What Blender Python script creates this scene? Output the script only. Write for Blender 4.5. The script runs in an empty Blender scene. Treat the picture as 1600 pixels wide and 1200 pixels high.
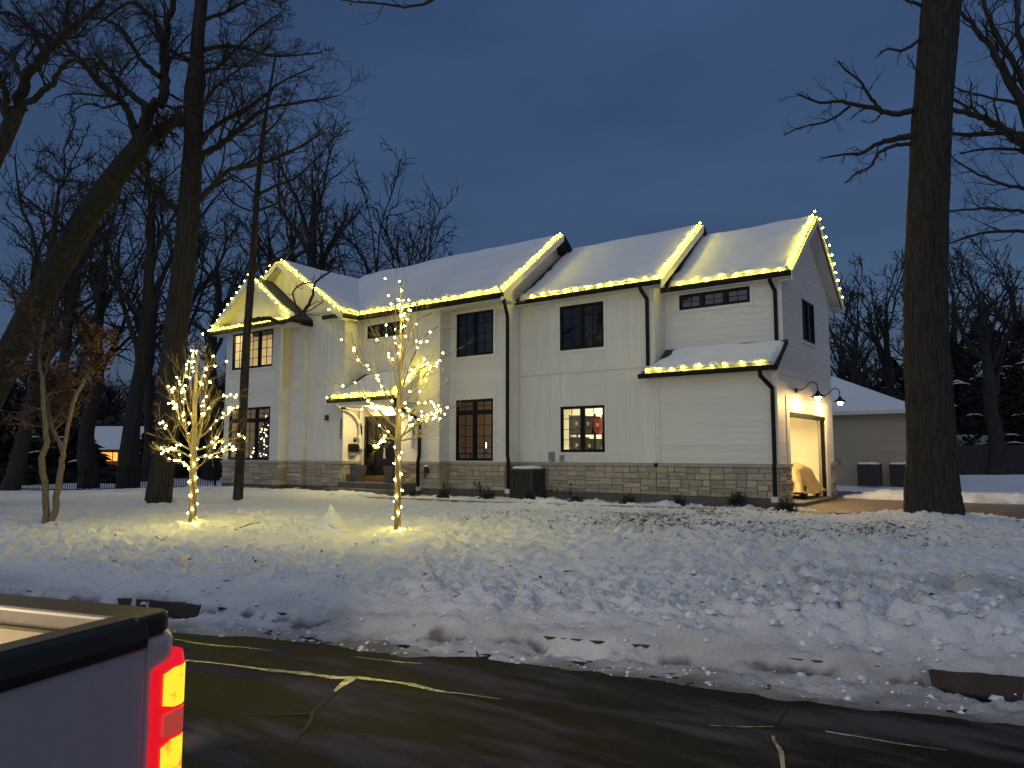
import bpy, math, random
import numpy as np
from math import sin, cos, radians, pi, atan, sqrt
from mathutils import Matrix, Vector
random.seed(7); rng = np.random.default_rng(11)
SC = bpy.context.scene; COL = SC.collection

# ------------------------------------------------------------------ camera, sky, sun, exposure
EYE = 1.8; FPX = 1150.0
YAW = radians(36.7); PITCH = atan(108/1150)
cam = bpy.data.cameras.new('camera'); camo = bpy.data.objects.new('camera', cam); COL.objects.link(camo)
cam.sensor_fit = 'HORIZONTAL'; cam.sensor_width = 36; cam.lens = 36*FPX/1600
cam.clip_start = .05; cam.clip_end = 3000
camo.location = (0, 0, EYE); camo.rotation_euler = (pi/2+PITCH, 0, YAW); SC.camera = camo

SUN_DIR = Vector((.22, -.82, .76)).normalized()      # towards the glow left in the western sky
SUN_EL = math.asin(SUN_DIR.z); SUN_AZ = math.atan2(SUN_DIR.x, SUN_DIR.y)
W = bpy.data.worlds.new('World'); SC.world = W; W.use_nodes = True
wn = W.node_tree; wn.nodes.clear()
def wnode(t, **k):
    n = wn.nodes.new(t)
    for a, b in k.items(): setattr(n, a, b)
    return n
sky = wnode('ShaderNodeTexSky', sky_type='NISHITA', sun_disc=False)
sky.sun_elevation = radians(8.0); sky.sun_rotation = SUN_AZ; sky.air_density = 1.6; sky.dust_density = .2; sky.ozone_density = 2.5
tint = wnode('ShaderNodeMix', data_type='RGBA', blend_type='MULTIPLY'); tint.inputs[0].default_value = 1
tint.inputs[7].default_value = (.60, .72, 1.10, 1)
tc = wnode('ShaderNodeTexCoord'); mp = wnode('ShaderNodeMapping'); mp.inputs['Scale'].default_value = (1.2, 1.2, 4.5)
cl = wnode('ShaderNodeTexNoise'); cl.inputs['Scale'].default_value = 1.7; cl.inputs['Detail'].default_value = 4; cl.inputs['Roughness'].default_value = .5
cr = wnode('ShaderNodeMapRange'); cr.inputs['From Min'].default_value = .3; cr.inputs['From Max'].default_value = .7
cr.inputs['To Min'].default_value = .82; cr.inputs['To Max'].default_value = 1.18
cmul = wnode('ShaderNodeMix', data_type='RGBA', blend_type='MULTIPLY'); cmul.inputs[0].default_value = 1
bg = wnode('ShaderNodeBackground'); bg.inputs['Strength'].default_value = .070
wo = wnode('ShaderNodeOutputWorld')
L = wn.links.new
L(sky.outputs[0], tint.inputs[6]); L(tc.outputs['Generated'], mp.inputs[0]); L(mp.outputs[0], cl.inputs['Vector'])
veil = wnode('ShaderNodeMix', data_type='RGBA'); veil.inputs[0].default_value = .75; veil.inputs[7].default_value = (.50, .97, 2.22, 1)
L(tint.outputs[2], veil.inputs[6]); L(cl.outputs[0], cr.inputs[0]); L(veil.outputs[2], cmul.inputs[6]); L(cr.outputs[0], cmul.inputs[7])
L(cmul.outputs[2], bg.inputs[0]); L(bg.outputs[0], wo.inputs[0])

sun = bpy.data.lights.new('sun', 'SUN'); suno = bpy.data.objects.new('sun', sun); COL.objects.link(suno)
sun.energy = .72; sun.angle = radians(95); sun.color = (.88, .93, 1.0)
suno.rotation_euler = SUN_DIR.to_track_quat('Z', 'Y').to_euler(); suno.location = (-20, -30, 30)

SC.view_settings.view_transform = 'Standard'; SC.view_settings.look = 'None'; SC.view_settings.exposure = 0
SC.view_settings.gamma = 1; SC.view_settings.use_curve_mapping = False
SC.render.engine = 'CYCLES'; SC.cycles.use_denoising = True; SC.cycles.max_bounces = 6; SC.cycles.transparent_max_bounces = 12
SC.cycles.sample_clamp_indirect = 4; SC.cycles.use_light_tree = True
SC.cycles.caustics_reflective = False; SC.cycles.caustics_refractive = False

# ------------------------------------------------------------------ view geometry (to turn a bearing and a distance into a place)
_h = np.array([-sin(YAW), cos(YAW), 0]); _r = np.array([cos(YAW), sin(YAW), 0]); _z = np.array([0, 0, 1.])
_f = _h*cos(PITCH)+_z*sin(PITCH); _u = -_h*sin(PITCH)+_z*cos(PITCH); _c = np.array([0, 0, EYE])
def ray(x, y): return _f*FPX+_r*(x-800)-_u*(y-600)
def at(x, y, depth):
    d = ray(x, y); return _c+d*(depth/np.dot(d, _h))
def onZ(x, y, Z):
    d = ray(x, y); return _c+d*((Z-EYE)/d[2])
def ppm(depth): return 1155.0/depth
RU = np.array([.9579, .2873]); RN = np.array([-.2873, .9579])       # along the road, across the road

# ------------------------------------------------------------------ helpers
class MB:
    def __init__(s): s.v = []; s.f = []
    def add(s, V, F):
        b = len(s.v); s.v.extend([tuple(map(float, p)) for p in V]); s.f.extend([tuple(i+b for i in f) for f in F]); return s
    def hexa(s, P):     # 8 points: bottom 0-3 ccw, top 4-7
        return s.add(P, [(3, 2, 1, 0), (4, 5, 6, 7), (0, 1, 5, 4), (1, 2, 6, 5), (2, 3, 7, 6), (3, 0, 4, 7)])
    def box(s, x0, x1, y0, y1, z0, z1):
        return s.hexa([(x0, y0, z0), (x1, y0, z0), (x1, y1, z0), (x0, y1, z0), (x0, y0, z1), (x1, y0, z1), (x1, y1, z1), (x0, y1, z1)])
    def prism(s, poly, off):  # planar polygon extruded by vector
        n = len(poly); A = [np.array(p, float) for p in poly]; o = np.array(off, float)
        return s.add(A+[a+o for a in A], [tuple(range(n))[::-1], tuple(range(n, 2*n))]+[(i, (i+1) % n, n+(i+1) % n, n+i) for i in range(n)])
    def tube(s, pts, rad, sides=8, cap=True):
        V, F = tube_np(np.array(pts, float)[None], np.broadcast_to(np.array(rad, float), (len(pts),))[None], sides)
        b = s.add(V, [tuple(q) for q in F])
        if cap:
            k = len(pts); base = len(s.v)-k*sides
            s.f.append(tuple(base+i for i in range(sides))[::-1]); s.f.append(tuple(base+(k-1)*sides+i for i in range(sides)))
        return s
    def lathe(s, prof, c, sides=16):
        V = []; F = []; k = len(prof)
        for r, z in prof:
            for i in range(sides):
                a = 2*pi*i/sides; V.append((c[0]+r*cos(a), c[1]+r*sin(a), c[2]+z))
        for j in range(k-1):
            for i in range(sides): F.append((j*sides+i, j*sides+(i+1) % sides, (j+1)*sides+(i+1) % sides, (j+1)*sides+i))
        F.append(tuple(range(sides))[::-1]); F.append(tuple((k-1)*sides+i for i in range(sides)))
        return s.add(V, F)

def tube_np(P, R, sides):
    """P (n,k,3), R (n,k) -> verts, quads for n tubes"""
    n, k, _ = P.shape
    T = np.empty_like(P); T[:, 1:-1] = P[:, 2:]-P[:, :-2] if k > 2 else T[:, 1:-1]
    T[:, 0] = P[:, 1]-P[:, 0]; T[:, -1] = P[:, -1]-P[:, -2]
    T /= np.linalg.norm(T, axis=2, keepdims=True)+1e-9
    m = (P[:, -1]-P[:, 0]); m /= np.linalg.norm(m, axis=1, keepdims=True)+1e-9
    ref = np.where(np.abs(m[:, 2:3]) > .8, np.array([[1., 0, 0]]), np.array([[0, 0, 1.]]))
    A = np.cross(T, ref[:, None, :]); A /= np.linalg.norm(A, axis=2, keepdims=True)+1e-9
    B = np.cross(T, A)
    a = 2*pi*np.arange(sides)/sides
    V = P[:, :, None, :]+R[:, :, None, None]*(A[:, :, None, :]*np.cos(a)[None, None, :, None]+B[:, :, None, :]*np.sin(a)[None, None, :, None])
    V = V.reshape(-1, 3)
    i = np.arange(sides); j = np.arange(k-1); nn = np.arange(n)
    base = (nn[:, None, None]*k+j[None, :, None])*sides
    q = np.stack([base+i, base+sides+i, base+sides+(i+1) % sides, base+(i+1) % sides], -1).reshape(-1, 4)
    return V, q

def mesh_np(name, V, Q, smooth=True):
    me = bpy.data.meshes.new(name); V = np.ascontiguousarray(V, dtype=np.float32); Q = np.ascontiguousarray(Q, dtype=np.int32)
    nq, w = Q.shape
    me.vertices.add(len(V)); me.vertices.foreach_set('co', V.ravel())
    me.loops.add(nq*w); me.loops.foreach_set('vertex_index', Q.ravel())
    me.polygons.add(nq); me.polygons.foreach_set('loop_start', np.arange(0, nq*w, w, dtype=np.int32))
    try: me.polygons.foreach_set('loop_total', np.full(nq, w, dtype=np.int32))
    except Exception: pass
    me.polygons.foreach_set('use_smooth', np.full(nq, smooth))
    me.update(calc_edges=True); return me

WL = {}         # world offset of a parent (all parents unrotated)
def link(o, parent=None):
    COL.objects.link(o)
    if parent is not None:
        o.parent = parent; o.matrix_parent_inverse = Matrix.Translation(-Vector(WL.get(parent.name, (0, 0, 0))))
    return o
def tag(o, label=None, cat=None, group=None, kind=None):
    if label: o['label'] = label
    if cat: o['category'] = cat
    if group: o['group'] = group
    if kind: o['kind'] = kind
    return o
def thing(name, loc, label, cat, group=None):
    o = bpy.data.objects.new(name, None); o.location = loc; o.empty_display_size = .2; COL.objects.link(o)
    WL[o.name] = tuple(loc); return tag(o, label, cat, group)
def obj(name, g, mat, parent=None, smooth=False, origin=None):
    if isinstance(g, MB):
        me = bpy.data.meshes.new(name); V = g.v
        if origin is not None: V = [(x-origin[0], y-origin[1], z-origin[2]) for x, y, z in V]
        me.from_pydata(V, [], g.f); me.update()
        if smooth: me.polygons.foreach_set('use_smooth', [True]*len(me.polygons))
    else: me = g
    if mat is not None and not me.materials: me.materials.append(mat)
    o = bpy.data.objects.new(name, me); link(o, parent)
    if origin is not None:
        o.location = origin; WL[o.name] = tuple(origin)
    return o
def piece(name, me, parent, loc, scale=(1, 1, 1), rotz=0.0):
    o = bpy.data.objects.new(name, me); link(o, parent); o.location = loc; o.scale = scale; o.rotation_euler = (0, 0, rotz); return o
def bevel(o, w, seg=2):
    m = o.modifiers.new('bevel', 'BEVEL'); m.width = w; m.segments = seg; m.limit_method = 'ANGLE'; return o

# ---- noise on numpy arrays
def _hash(ix, iy, seed):
    h = (ix.astype(np.int64)*374761393+iy.astype(np.int64)*668265263+seed*982451653) & 0xffffffff
    h = ((h ^ (h >> 13))*1274126177) & 0xffffffff
    return ((h ^ (h >> 16)) & 0xffff)/65535.0
def vn(x, y, seed=0):
    x = np.asarray(x, float); y = np.asarray(y, float)
    ix = np.floor(x); iy = np.floor(y); fx = x-ix; fy = y-iy
    fx = fx*fx*fx*(fx*(fx*6-15)+10); fy = fy*fy*fy*(fy*(fy*6-15)+10)
    a = _hash(ix, iy, seed); b = _hash(ix+1, iy, seed); c = _hash(ix, iy+1, seed); d = _hash(ix+1, iy+1, seed)
    return (a*(1-fx)+b*fx)*(1-fy)+(c*(1-fx)+d*fx)*fy
def fbm(x, y, seed=0, oct=4, gain=.5):
    s = 0; a = 1; t = 0
    for o in range(oct): s = s+a*vn(x*2**o+17.3*o, y*2**o-9.1*o, seed+o); t += a; a *= gain
    return s/t
def norm(a): return a/(np.linalg.norm(a, axis=-1, keepdims=True)+1e-9)
def sst(a, b, x):
    t = np.clip((x-a)/(b-a), 0, 1); return t*t*(3-2*t)

# ------------------------------------------------------------------ materials
def mat(name, col, rough=.6, var=.0, vscale=4.0, bump=0.0, bscale=20.0, metal=0.0, spec=.5, coat=0.0, objvar=0.0, stretch=None, emit=None, estr=0, col2=None, detail=5):
    m = bpy.data.materials.new(name); m.use_nodes = True; nt = m.node_tree; p = nt.nodes['Principled BSDF']
    p.inputs['Roughness'].default_value = rough; p.inputs['Metallic'].default_value = metal; p.inputs['Specular IOR Level'].default_value = spec
    p.inputs['Coat Weight'].default_value = coat; p.inputs['Base Color'].default_value = (*col, 1)
    l = nt.links.new
    tcn = nt.nodes.new('ShaderNodeTexCoord'); vec = tcn.outputs['Object']
    if stretch:
        mpn = nt.nodes.new('ShaderNodeMapping'); mpn.inputs['Scale'].default_value = stretch; l(vec, mpn.inputs[0]); vec = mpn.outputs[0]
    src = None
    if var or col2:
        n = nt.nodes.new('ShaderNodeTexNoise'); n.inputs['Scale'].default_value = vscale; n.inputs['Detail'].default_value = detail; n.inputs['Roughness'].default_value = .6
        l(vec, n.inputs['Vector'])
        mx = nt.nodes.new('ShaderNodeMix'); mx.data_type = 'RGBA'
        c2 = col2 if col2 else tuple(c*(1-var) for c in col); c1 = col if col2 else tuple(min(1, c*(1+var)) for c in col)
        mx.inputs[6].default_value = (*c2, 1); mx.inputs[7].default_value = (*c1, 1)
        r = nt.nodes.new('ShaderNodeMapRange'); r.inputs['From Min'].default_value = .33; r.inputs['From Max'].default_value = .67
        l(n.outputs[0], r.inputs[0]); l(r.outputs[0], mx.inputs[0]); src = mx.outputs[2]
    if objvar:
        oi = nt.nodes.new('ShaderNodeObjectInfo'); r = nt.nodes.new('ShaderNodeMapRange'); r.inputs['To Min'].default_value = 1-objvar; r.inputs['To Max'].default_value = 1+objvar
        l(oi.outputs['Random'], r.inputs[0]); mx = nt.nodes.new('ShaderNodeMix'); mx.data_type = 'RGBA'; mx.blend_type = 'MULTIPLY'; mx.inputs[0].default_value = 1
        if src: l(src, mx.inputs[6])
        else: mx.inputs[6].default_value = (*col, 1)
        l(r.outputs[0], mx.inputs[7]); src = mx.outputs[2]
    if src: l(src, p.inputs['Base Color'])
    if bump:
        n = nt.nodes.new('ShaderNodeTexNoise'); n.inputs['Scale'].default_value = bscale; n.inputs['Detail'].default_value = 6; n.inputs['Roughness'].default_value = .65
        l(vec, n.inputs['Vector']); b = nt.nodes.new('ShaderNodeBump'); b.inputs['Strength'].default_value = 1; b.inputs['Distance'].default_value = bump
        l(n.outputs[0], b.inputs['Height']); l(b.outputs[0], p.inputs['Normal'])
    if emit:
        p.inputs['Emission Color'].default_value = (*emit, 1); p.inputs['Emission Strength'].default_value = estr
    return m

LIGHT = (1.0, .80, .03)
M = dict(
    white=mat('white_paint', (.76, .735, .67), .55, .05, 3, .0008, 60),
    board=mat('siding_paint', (.76, .735, .67), .55, .05, 2.5, .001, 90, objvar=.035),
    stone=mat('limestone', (.43, .37, .28), .85, .16, 5, .008, 14, objvar=.20),
    ledge=mat('stone_cap', (.36, .33, .29), .8, .12, 6, .003, 25),
    mortar=mat('mortar', (.30, .262, .205), .95, .2, 12, .004, 40),
    concrete=mat('concrete', (.12, .112, .10), .85, .2, 3, .004, 30),
    black=mat('black_metal', (.007, .0065, .0065), .6, .15, 5, .0006, 40, spec=.2),
    blackwood=mat('black_window_frame', (.006, .006, .006), .5, spec=.25),
    shingle=mat('dark_shingle', (.03, .03, .033), .8, .4, 30, .006, 40),
    soffit=mat('soffit', (.6, .59, .56), .6, .04, 5),
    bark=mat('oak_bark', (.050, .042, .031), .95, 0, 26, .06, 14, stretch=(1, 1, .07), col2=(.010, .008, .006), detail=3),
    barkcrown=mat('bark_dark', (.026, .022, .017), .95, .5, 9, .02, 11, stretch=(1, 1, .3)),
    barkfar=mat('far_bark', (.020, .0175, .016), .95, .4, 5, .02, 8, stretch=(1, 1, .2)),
    youngbark=mat('young_bark', (.24, .19, .125), .8, .3, 30, .003, 60),
    leaf=mat('brown_leaf', (.075, .034, .016), .8, .4, 6, objvar=0),
    ever=mat('evergreen', (.03, .042, .022), .8, .5, 6),
    everdark=mat('far_evergreen', (.012, .016, .012), .9, .5, 3),
    cable=mat('green_cable', (.02, .03, .02), .6),
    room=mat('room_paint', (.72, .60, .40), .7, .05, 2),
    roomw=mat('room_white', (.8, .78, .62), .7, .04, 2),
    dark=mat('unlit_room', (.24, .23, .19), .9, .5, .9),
    wood=mat('table_wood', (.16, .08, .035), .5, .3, 12),
    door=mat('black_door', (.012, .011, .010), .3, .2, 6, .0006, 30),
    gold=mat('wreath_green', (.10, .11, .05), .8, .4, 20),
    planter=mat('planter', (.09, .088, .085), .7, .15, 8, .002, 40),
    acgrey=mat('ac_cabinet', (.055, .052, .045), .5, .2, 6),
    acdark=mat('ac_fins', (.02, .02, .018), .6),
    pvc=mat('white_pvc', (.7, .7, .68), .4), pvcg=mat('green_pvc', (.05, .16, .10), .5),
    red=mat('red_device', (.09, .016, .012), .5),
    grey=mat('grey_box', (.25, .25, .24), .5, .1, 10),
    tarp=mat('tan_tarp', (.42, .30, .13), .55, .15, 4, .004, 18),
    bin=mat('dark_bin', (.035, .036, .04), .5), binred=mat('red_bin', (.42, .04, .05), .5),
    taupe=mat('taupe_siding', (.37, .31, .225), .7, .08, 2, objvar=.04),
    brick=mat('orange_brick', (.30, .10, .05), .85, .25, 9, .004, 30),
    fencewood=mat('dark_wood_fence', (.02, .02, .022), .9, .3, 5, objvar=.15),
    paint=mat('truck_paint', (.58, .48, .48), .30, .03, 30, coat=.5),
    plastic=mat('black_plastic', (.014, .0125, .010), .5, .2, 60, .0006, 300),
    bed=mat('bed_paint', (.76, .71, .62), .45, .06, 4),
    rubber=mat('rubber', (.02, .02, .02), .85),
    chrome=mat('bumper_steel', (.45, .45, .46), .25, .05, 5, metal=1),
    mulch=mat('dead_leaf', (.03, .02, .013), .95, .4, 20),
    twig=mat('dry_stem', (.06, .04, .03), .9),
)
def emission(name, col, s):
    m = bpy.data.materials.new(name); m.use_nodes = True; nt = m.node_tree; nt.nodes.clear()
    e = nt.nodes.new('ShaderNodeEmission'); e.inputs[0].default_value = (*col, 1); e.inputs[1].default_value = s
    o = nt.nodes.new('ShaderNodeOutputMaterial'); nt.links.new(e.outputs[0], o.inputs[0]); return m
M['bulb'] = emission('bulb_glow', LIGHT, 190)
M['treebulb'] = emission('tree_bulb_glow', (1.0, .79, .13), 205)
M['xmas'] = emission('christmas_bulb_glow', (1.0, .78, .45), 14)
M['lamp'] = emission('lamp_glow', (1.0, .66, .22), 620)
M['porch'] = emission('porch_glow', (1.0, .76, .30), 230)
M['roomlamp'] = emission('room_lamp_glow', (1.0, .78, .36), 850)
M['officelamp'] = emission('office_lamp_glow', (1.0, .90, .60), 210)
M['dimlamp'] = emission('dim_lamp_glow', (1.0, .72, .36), 9)
M['garagelamp'] = emission('garage_lamp_glow', (1.0, .78, .40), 78)
M['farwin'] = emission('far_window_glow', (1.0, .42, .08), 1.6)
M['tailred'] = mat('tail_red', (.5, .01, .02), .25, emit=(1, .010, .022), estr=.72)
def hotlens():
    m = bpy.data.materials.new('tail_glow'); m.use_nodes = True; nt = m.node_tree; nt.nodes.clear(); l = nt.links.new
    tcn = nt.nodes.new('ShaderNodeTexCoord'); n = nt.nodes.new('ShaderNodeTexNoise'); n.inputs['Scale'].default_value = 22; n.inputs['Detail'].default_value = 3; l(tcn.outputs['Object'], n.inputs['Vector'])
    r = nt.nodes.new('ShaderNodeValToRGB'); r.color_ramp.elements[0].position = .28; r.color_ramp.elements[0].color = (1, .12, .01, 1); r.color_ramp.elements[1].position = .46; r.color_ramp.elements[1].color = (1, .66, .03, 1); l(n.outputs[0], r.inputs[0])
    e = nt.nodes.new('ShaderNodeEmission'); e.inputs[1].default_value = 1.3; l(r.outputs[0], e.inputs[0]); o = nt.nodes.new('ShaderNodeOutputMaterial'); l(e.outputs[0], o.inputs[0]); return m
M['tailhot'] = hotlens()
M['tailmid'] = mat('reverse_lens', (.5, .12, .10), .25, emit=(1, .10, .07), estr=.38)
M['cargo'] = emission('cargo_glow', (1.0, .78, .50), 3400)

def glassmat(name, tint=(1, 1, 1)):
    m = bpy.data.materials.new(name); m.use_nodes = True; nt = m.node_tree; nt.nodes.clear(); l = nt.links.new
    t = nt.nodes.new('ShaderNodeBsdfTransparent'); t.inputs[0].default_value = (*tint, 1)
    g = nt.nodes.new('ShaderNodeBsdfGlossy'); g.inputs['Roughness'].default_value = .02
    fr = nt.nodes.new('ShaderNodeFresnel'); fr.inputs[0].default_value = 2.0
    n = nt.nodes.new('ShaderNodeTexNoise'); n.inputs['Scale'].default_value = 1.3; b = nt.nodes.new('ShaderNodeBump'); b.inputs['Distance'].default_value = .01
    tcn = nt.nodes.new('ShaderNodeTexCoord'); l(tcn.outputs['Object'], n.inputs['Vector']); l(n.outputs[0], b.inputs['Height']); l(b.outputs[0], g.inputs['Normal'])
    mx = nt.nodes.new('ShaderNodeMixShader'); o = nt.nodes.new('ShaderNodeOutputMaterial')
    l(fr.outputs[0], mx.inputs[0]); l(t.outputs[0], mx.inputs[1]); l(g.outputs[0], mx.inputs[2]); l(mx.outputs[0], o.inputs[0]); return m
M['glass'] = glassmat('window_glass', (.93, .93, .92))

def snowmat(name, dirt=False):
    m = bpy.data.materials.new(name); m.use_nodes = True; nt = m.node_tree; p = nt.nodes['Principled BSDF']; l = nt.links.new
    p.inputs['Roughness'].default_value = .6; p.inputs['Specular IOR Level'].default_value = .3
    tcn = nt.nodes.new('ShaderNodeTexCoord')
    n = nt.nodes.new('ShaderNodeTexNoise'); n.inputs['Scale'].default_value = 22; n.inputs['Detail'].default_value = 7; n.inputs['Roughness'].default_value = .7
    l(tcn.outputs['Object'], n.inputs['Vector'])
    b = nt.nodes.new('ShaderNodeBump'); b.inputs['Distance'].default_value = .03; b.inputs['Strength'].default_value = .8 if dirt else .5; l(n.outputs[0], b.inputs['Height']); l(b.outputs[0], p.inputs['Normal'])
    n2 = nt.nodes.new('ShaderNodeTexNoise'); n2.inputs['Scale'].default_value = 1.3; n2.inputs['Detail'].default_value = 5; l(tcn.outputs['Object'], n2.inputs['Vector'])
    mx = nt.nodes.new('ShaderNodeMix'); mx.data_type = 'RGBA'; mx.inputs[6].default_value = (.74, .76, .79, 1); mx.inputs[7].default_value = (.84, .85, .86, 1)
    l(n2.outputs[0], mx.inputs[0]); src = mx.outputs[2]
    n3 = nt.nodes.new('ShaderNodeTexNoise'); n3.inputs['Scale'].default_value = 75; n3.inputs['Detail'].default_value = 4; n3.inputs['Roughness'].default_value = .6; l(tcn.outputs['Object'], n3.inputs['Vector'])
    b2 = nt.nodes.new('ShaderNodeBump'); b2.inputs['Distance'].default_value = .012; b2.inputs['Strength'].default_value = .8; l(n3.outputs[0], b2.inputs['Height']); l(b.outputs[0], b2.inputs['Normal']); l(b2.outputs[0], p.inputs['Normal'])
    if dirt:
        f = nt.nodes.new('ShaderNodeTexNoise'); f.inputs['Scale'].default_value = 9; f.inputs['Detail'].default_value = 6; f.inputs['Roughness'].default_value = .75; l(tcn.outputs['Object'], f.inputs['Vector'])
        a = nt.nodes.new('ShaderNodeAttribute'); a.attribute_name = 'thin'
        th = nt.nodes.new('ShaderNodeMath'); th.operation = 'MULTIPLY_ADD'; th.inputs[1].default_value = .26; l(a.outputs['Fac'], th.inputs[0]); l(f.outputs[0], th.inputs[2])
        r = nt.nodes.new('ShaderNodeMapRange'); r.inputs['From Min'].default_value = .66; r.inputs['From Max'].default_value = .74; l(th.outputs[0], r.inputs[0])
        k = nt.nodes.new('ShaderNodeMix'); k.data_type = 'RGBA'; k.inputs[7].default_value = (.085, .07, .05, 1); l(r.outputs[0], k.inputs[0]); l(src, k.inputs[6]); src = k.outputs[2]
        a = nt.nodes.new('ShaderNodeAttribute'); a.attribute_name = 'dirt'
        k = nt.nodes.new('ShaderNodeMix'); k.data_type = 'RGBA'; k.inputs[7].default_value = (.10, .088, .072, 1); l(a.outputs['Fac'], k.inputs[0]); l(src, k.inputs[6]); src = k.outputs[2]
    l(src, p.inputs['Base Color']); return m
M['snow'] = snowmat('snow'); M['snowg'] = snowmat('yard_snow', True)

# ------------------------------------------------------------------ ground
TREE_BASES = [(-13.54, 7.84, .55, .10), (-9.46, 9.32, .6, .10), (-2.35, 18.75, 1.5, .16), (-19.5, 10.3, .9, .10), (-18.27, 11.87, .7, .10)]
def walk_y(x): return np.interp(x, [-19, -17.5, -14, -10, -6, -3], [16.05, 16.1, 16.55, 17.35, 18.25, 19.0])
def base_z(x, y):
    n = x*RN[0]+y*RN[1]
    z = .15+.20*sst(7.2, 15, n)
    z = z-.28*sst(26.5, 36, -x)*sst(8, 14, y)
    z = z-.07*sst(.5, .9, y-walk_y(x))*((x > -19) & (x < -5.2))
    return z
def in_walk(x, y):
    d = np.abs(y-walk_y(x))
    return np.where((x > -19) & (x < -4.5), 1-sst(.28, .50, d+(vn(x*2.3, y*2.3, 5)-.5)*.25), 0)
def in_drive(x, y):
    e = (vn(x*1.6, y*1.6, 8)-.5)*.6
    return sst(-6.6, -6.1, x)*sst(19.35, 19.75, y+e)*(1-sst(24.9, 25.4, y+e))
def in_house(x, y): return ((x > -26.6) & (x < -6.0) & (y > 19.6) & (y < 25)).astype(float)
def bare_k(u, n):
    nc = 6.53+.07*(fbm(u*1.3, u*0, 187, 3)-.5)
    big = np.clip(np.exp(-((u+6.6)/.62)**4)+.9*sst(.75, 1.3, u+.4*(fbm(u*3, u*0+5, 191, 3)-.5)), 0, 1)
    wdt = (.028+.075*big)*(.35+1.3*fbm(u*5, n*5, 189, 4, .7))
    on = sst(.3, .6, big)
    return on*np.exp(-np.abs((n-nc)/wdt)**2.5)*sst(.30, .44, fbm(u*11, n*11, 193, 3, .7)+.08*big)
def streak_k(u, n):
    nc = 6.50+.12*(fbm(u*1.1, u*0, 195, 3)-.5)
    return sst(.50, .58, fbm(u*3.2, u*0+7, 197, 4, .7))*np.exp(-((n-nc)/(.012+.035*fbm(u*6, n*6, 199, 2)))**2)
def snow_z(x, y, full=False):
    n = x*RN[0]+y*RN[1]; u = x*RU[0]+y*RU[1]
    z = base_z(x, y)
    near = 1-sst(15, 26, n)
    wx = x+.30*(fbm(x*2.3, y*2.3, 201, 3)-.5)+.10*(fbm(x*9, y*9, 205, 2)-.5); wy = y+.30*(fbm(x*2.3+40, y*2.3, 203, 3)-.5)+.10*(fbm(x*9+30, y*9, 207, 2)-.5)
    ridg = np.abs(fbm(wx*1.5, wy*1.5, 21, 4, .6)-.5)*2
    med = fbm(wx*3.4, wy*3.4, 25, 4, .62)-.5
    lum = fbm(x*.9, y*.9, 31, 3)-.5
    fine = fbm(wx*11, wy*11, 41, 3, .65)-.5
    rough = .32+.95*sst(.36, .64, fbm(x*.33, y*.33, 51, 3))
    left = 1-.45*sst(-8, -14, x)*sst(10, 12, n)
    z = z+.11+left*(-.06*ridg*rough+.15*med*rough+.07*lum+.095*fine*(.45+rough)+.05*(vn(wx*24, wy*24, 47)-.5)*(.4+rough))
    # trampled prints
    cells = {}
    if len(x) > 5000:
        ck = (np.floor(x/2).astype(np.int64)+500)*2000+np.floor(y/2).astype(np.int64)+500; od = np.argsort(ck, kind='stable'); cs = ck[od]
    for (px, py, a, rl, rw, dp) in PRINTS:
        if len(x) > 5000:
            ix = []
            for cx in {math.floor((px-.5)/2), math.floor((px+.5)/2)}:
                for cy in {math.floor((py-.5)/2), math.floor((py+.5)/2)}:
                    key = (cx+500)*2000+cy+500; lo, hi = np.searchsorted(cs, key), np.searchsorted(cs, key, 'right'); ix.append(od[lo:hi])
            ix = np.concatenate(ix); ix = ix[(np.abs(x[ix]-px) < .5) & (np.abs(y[ix]-py) < .5)]
            dx = x[ix]-px; dy = y[ix]-py; s = (dx*cos(a)+dy*sin(a))/rl; t = (-dx*sin(a)+dy*cos(a))/rw; q = s*s+t*t
            z[ix] += -dp*np.exp(-q*q*.5)+dp*.5*np.exp(-(np.sqrt(q)-1.5)**2*6); continue
        m = (np.abs(x-px) < .5) & (np.abs(y-py) < .5)
        if m.any():
            dx = x[m]-px; dy = y[m]-py; s = (dx*cos(a)+dy*sin(a))/rl; t = (-dx*sin(a)+dy*cos(a))/rw; q = s*s+t*t
            z[m] += -dp*np.exp(-q*1.6)+dp*.45*np.exp(-(np.sqrt(q)-1.5)**2*5)
    # ploughed bank by the kerb, with clods towards the right
    bank = np.exp(-((n-7.25)/.75)**2)
    z = z+bank*(.05+.10*fbm(u*1.5, n*1.5, 61, 3))
    clod = sst(-1.4, .6, u)*(1-sst(6.2, 8, u))*sst(6.7, 7.3, n)*(1-sst(9.0, 10.6, n))
    cl = np.floor(vn(u*3.1, n*3.1, 71)*3)/3
    z = z+clod*(.07+.17*cl*vn(u*1.3, n*1.3, 72)+.10*np.abs(vn(u*6, n*6, 73)-.5))
    # roadside: slush in the gutter, the kerb bare in places
    slush = .012+.12*np.maximum(fbm(u*2.6, n*3.4, 81, 5, .7)-.36, 0)+.05*(fbm(u*13, n*13, 82, 2, .7)-.5)
    edge = 6.02+.22*(fbm(u*.5, u*0+3, 83, 4)-.5)*2+.10*(fbm(u*2.4, u*0+4, 84, 3)-.5)*2
    gutter = 1-sst(6.50, 7.05, n)
    slush = slush+.15*sst(6.40, 6.64, n)+.12*(np.abs(fbm(u*2.2, n*3.4, 86, 5, .62)-.5)*2-.15)+.07*(fbm(u*7, n*7, 88, 4, .65)-.5)
    z = z*(1-gutter)+slush*gutter
    z = z-bare_k(u, n)*.22-streak_k(u, n)*.05
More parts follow.
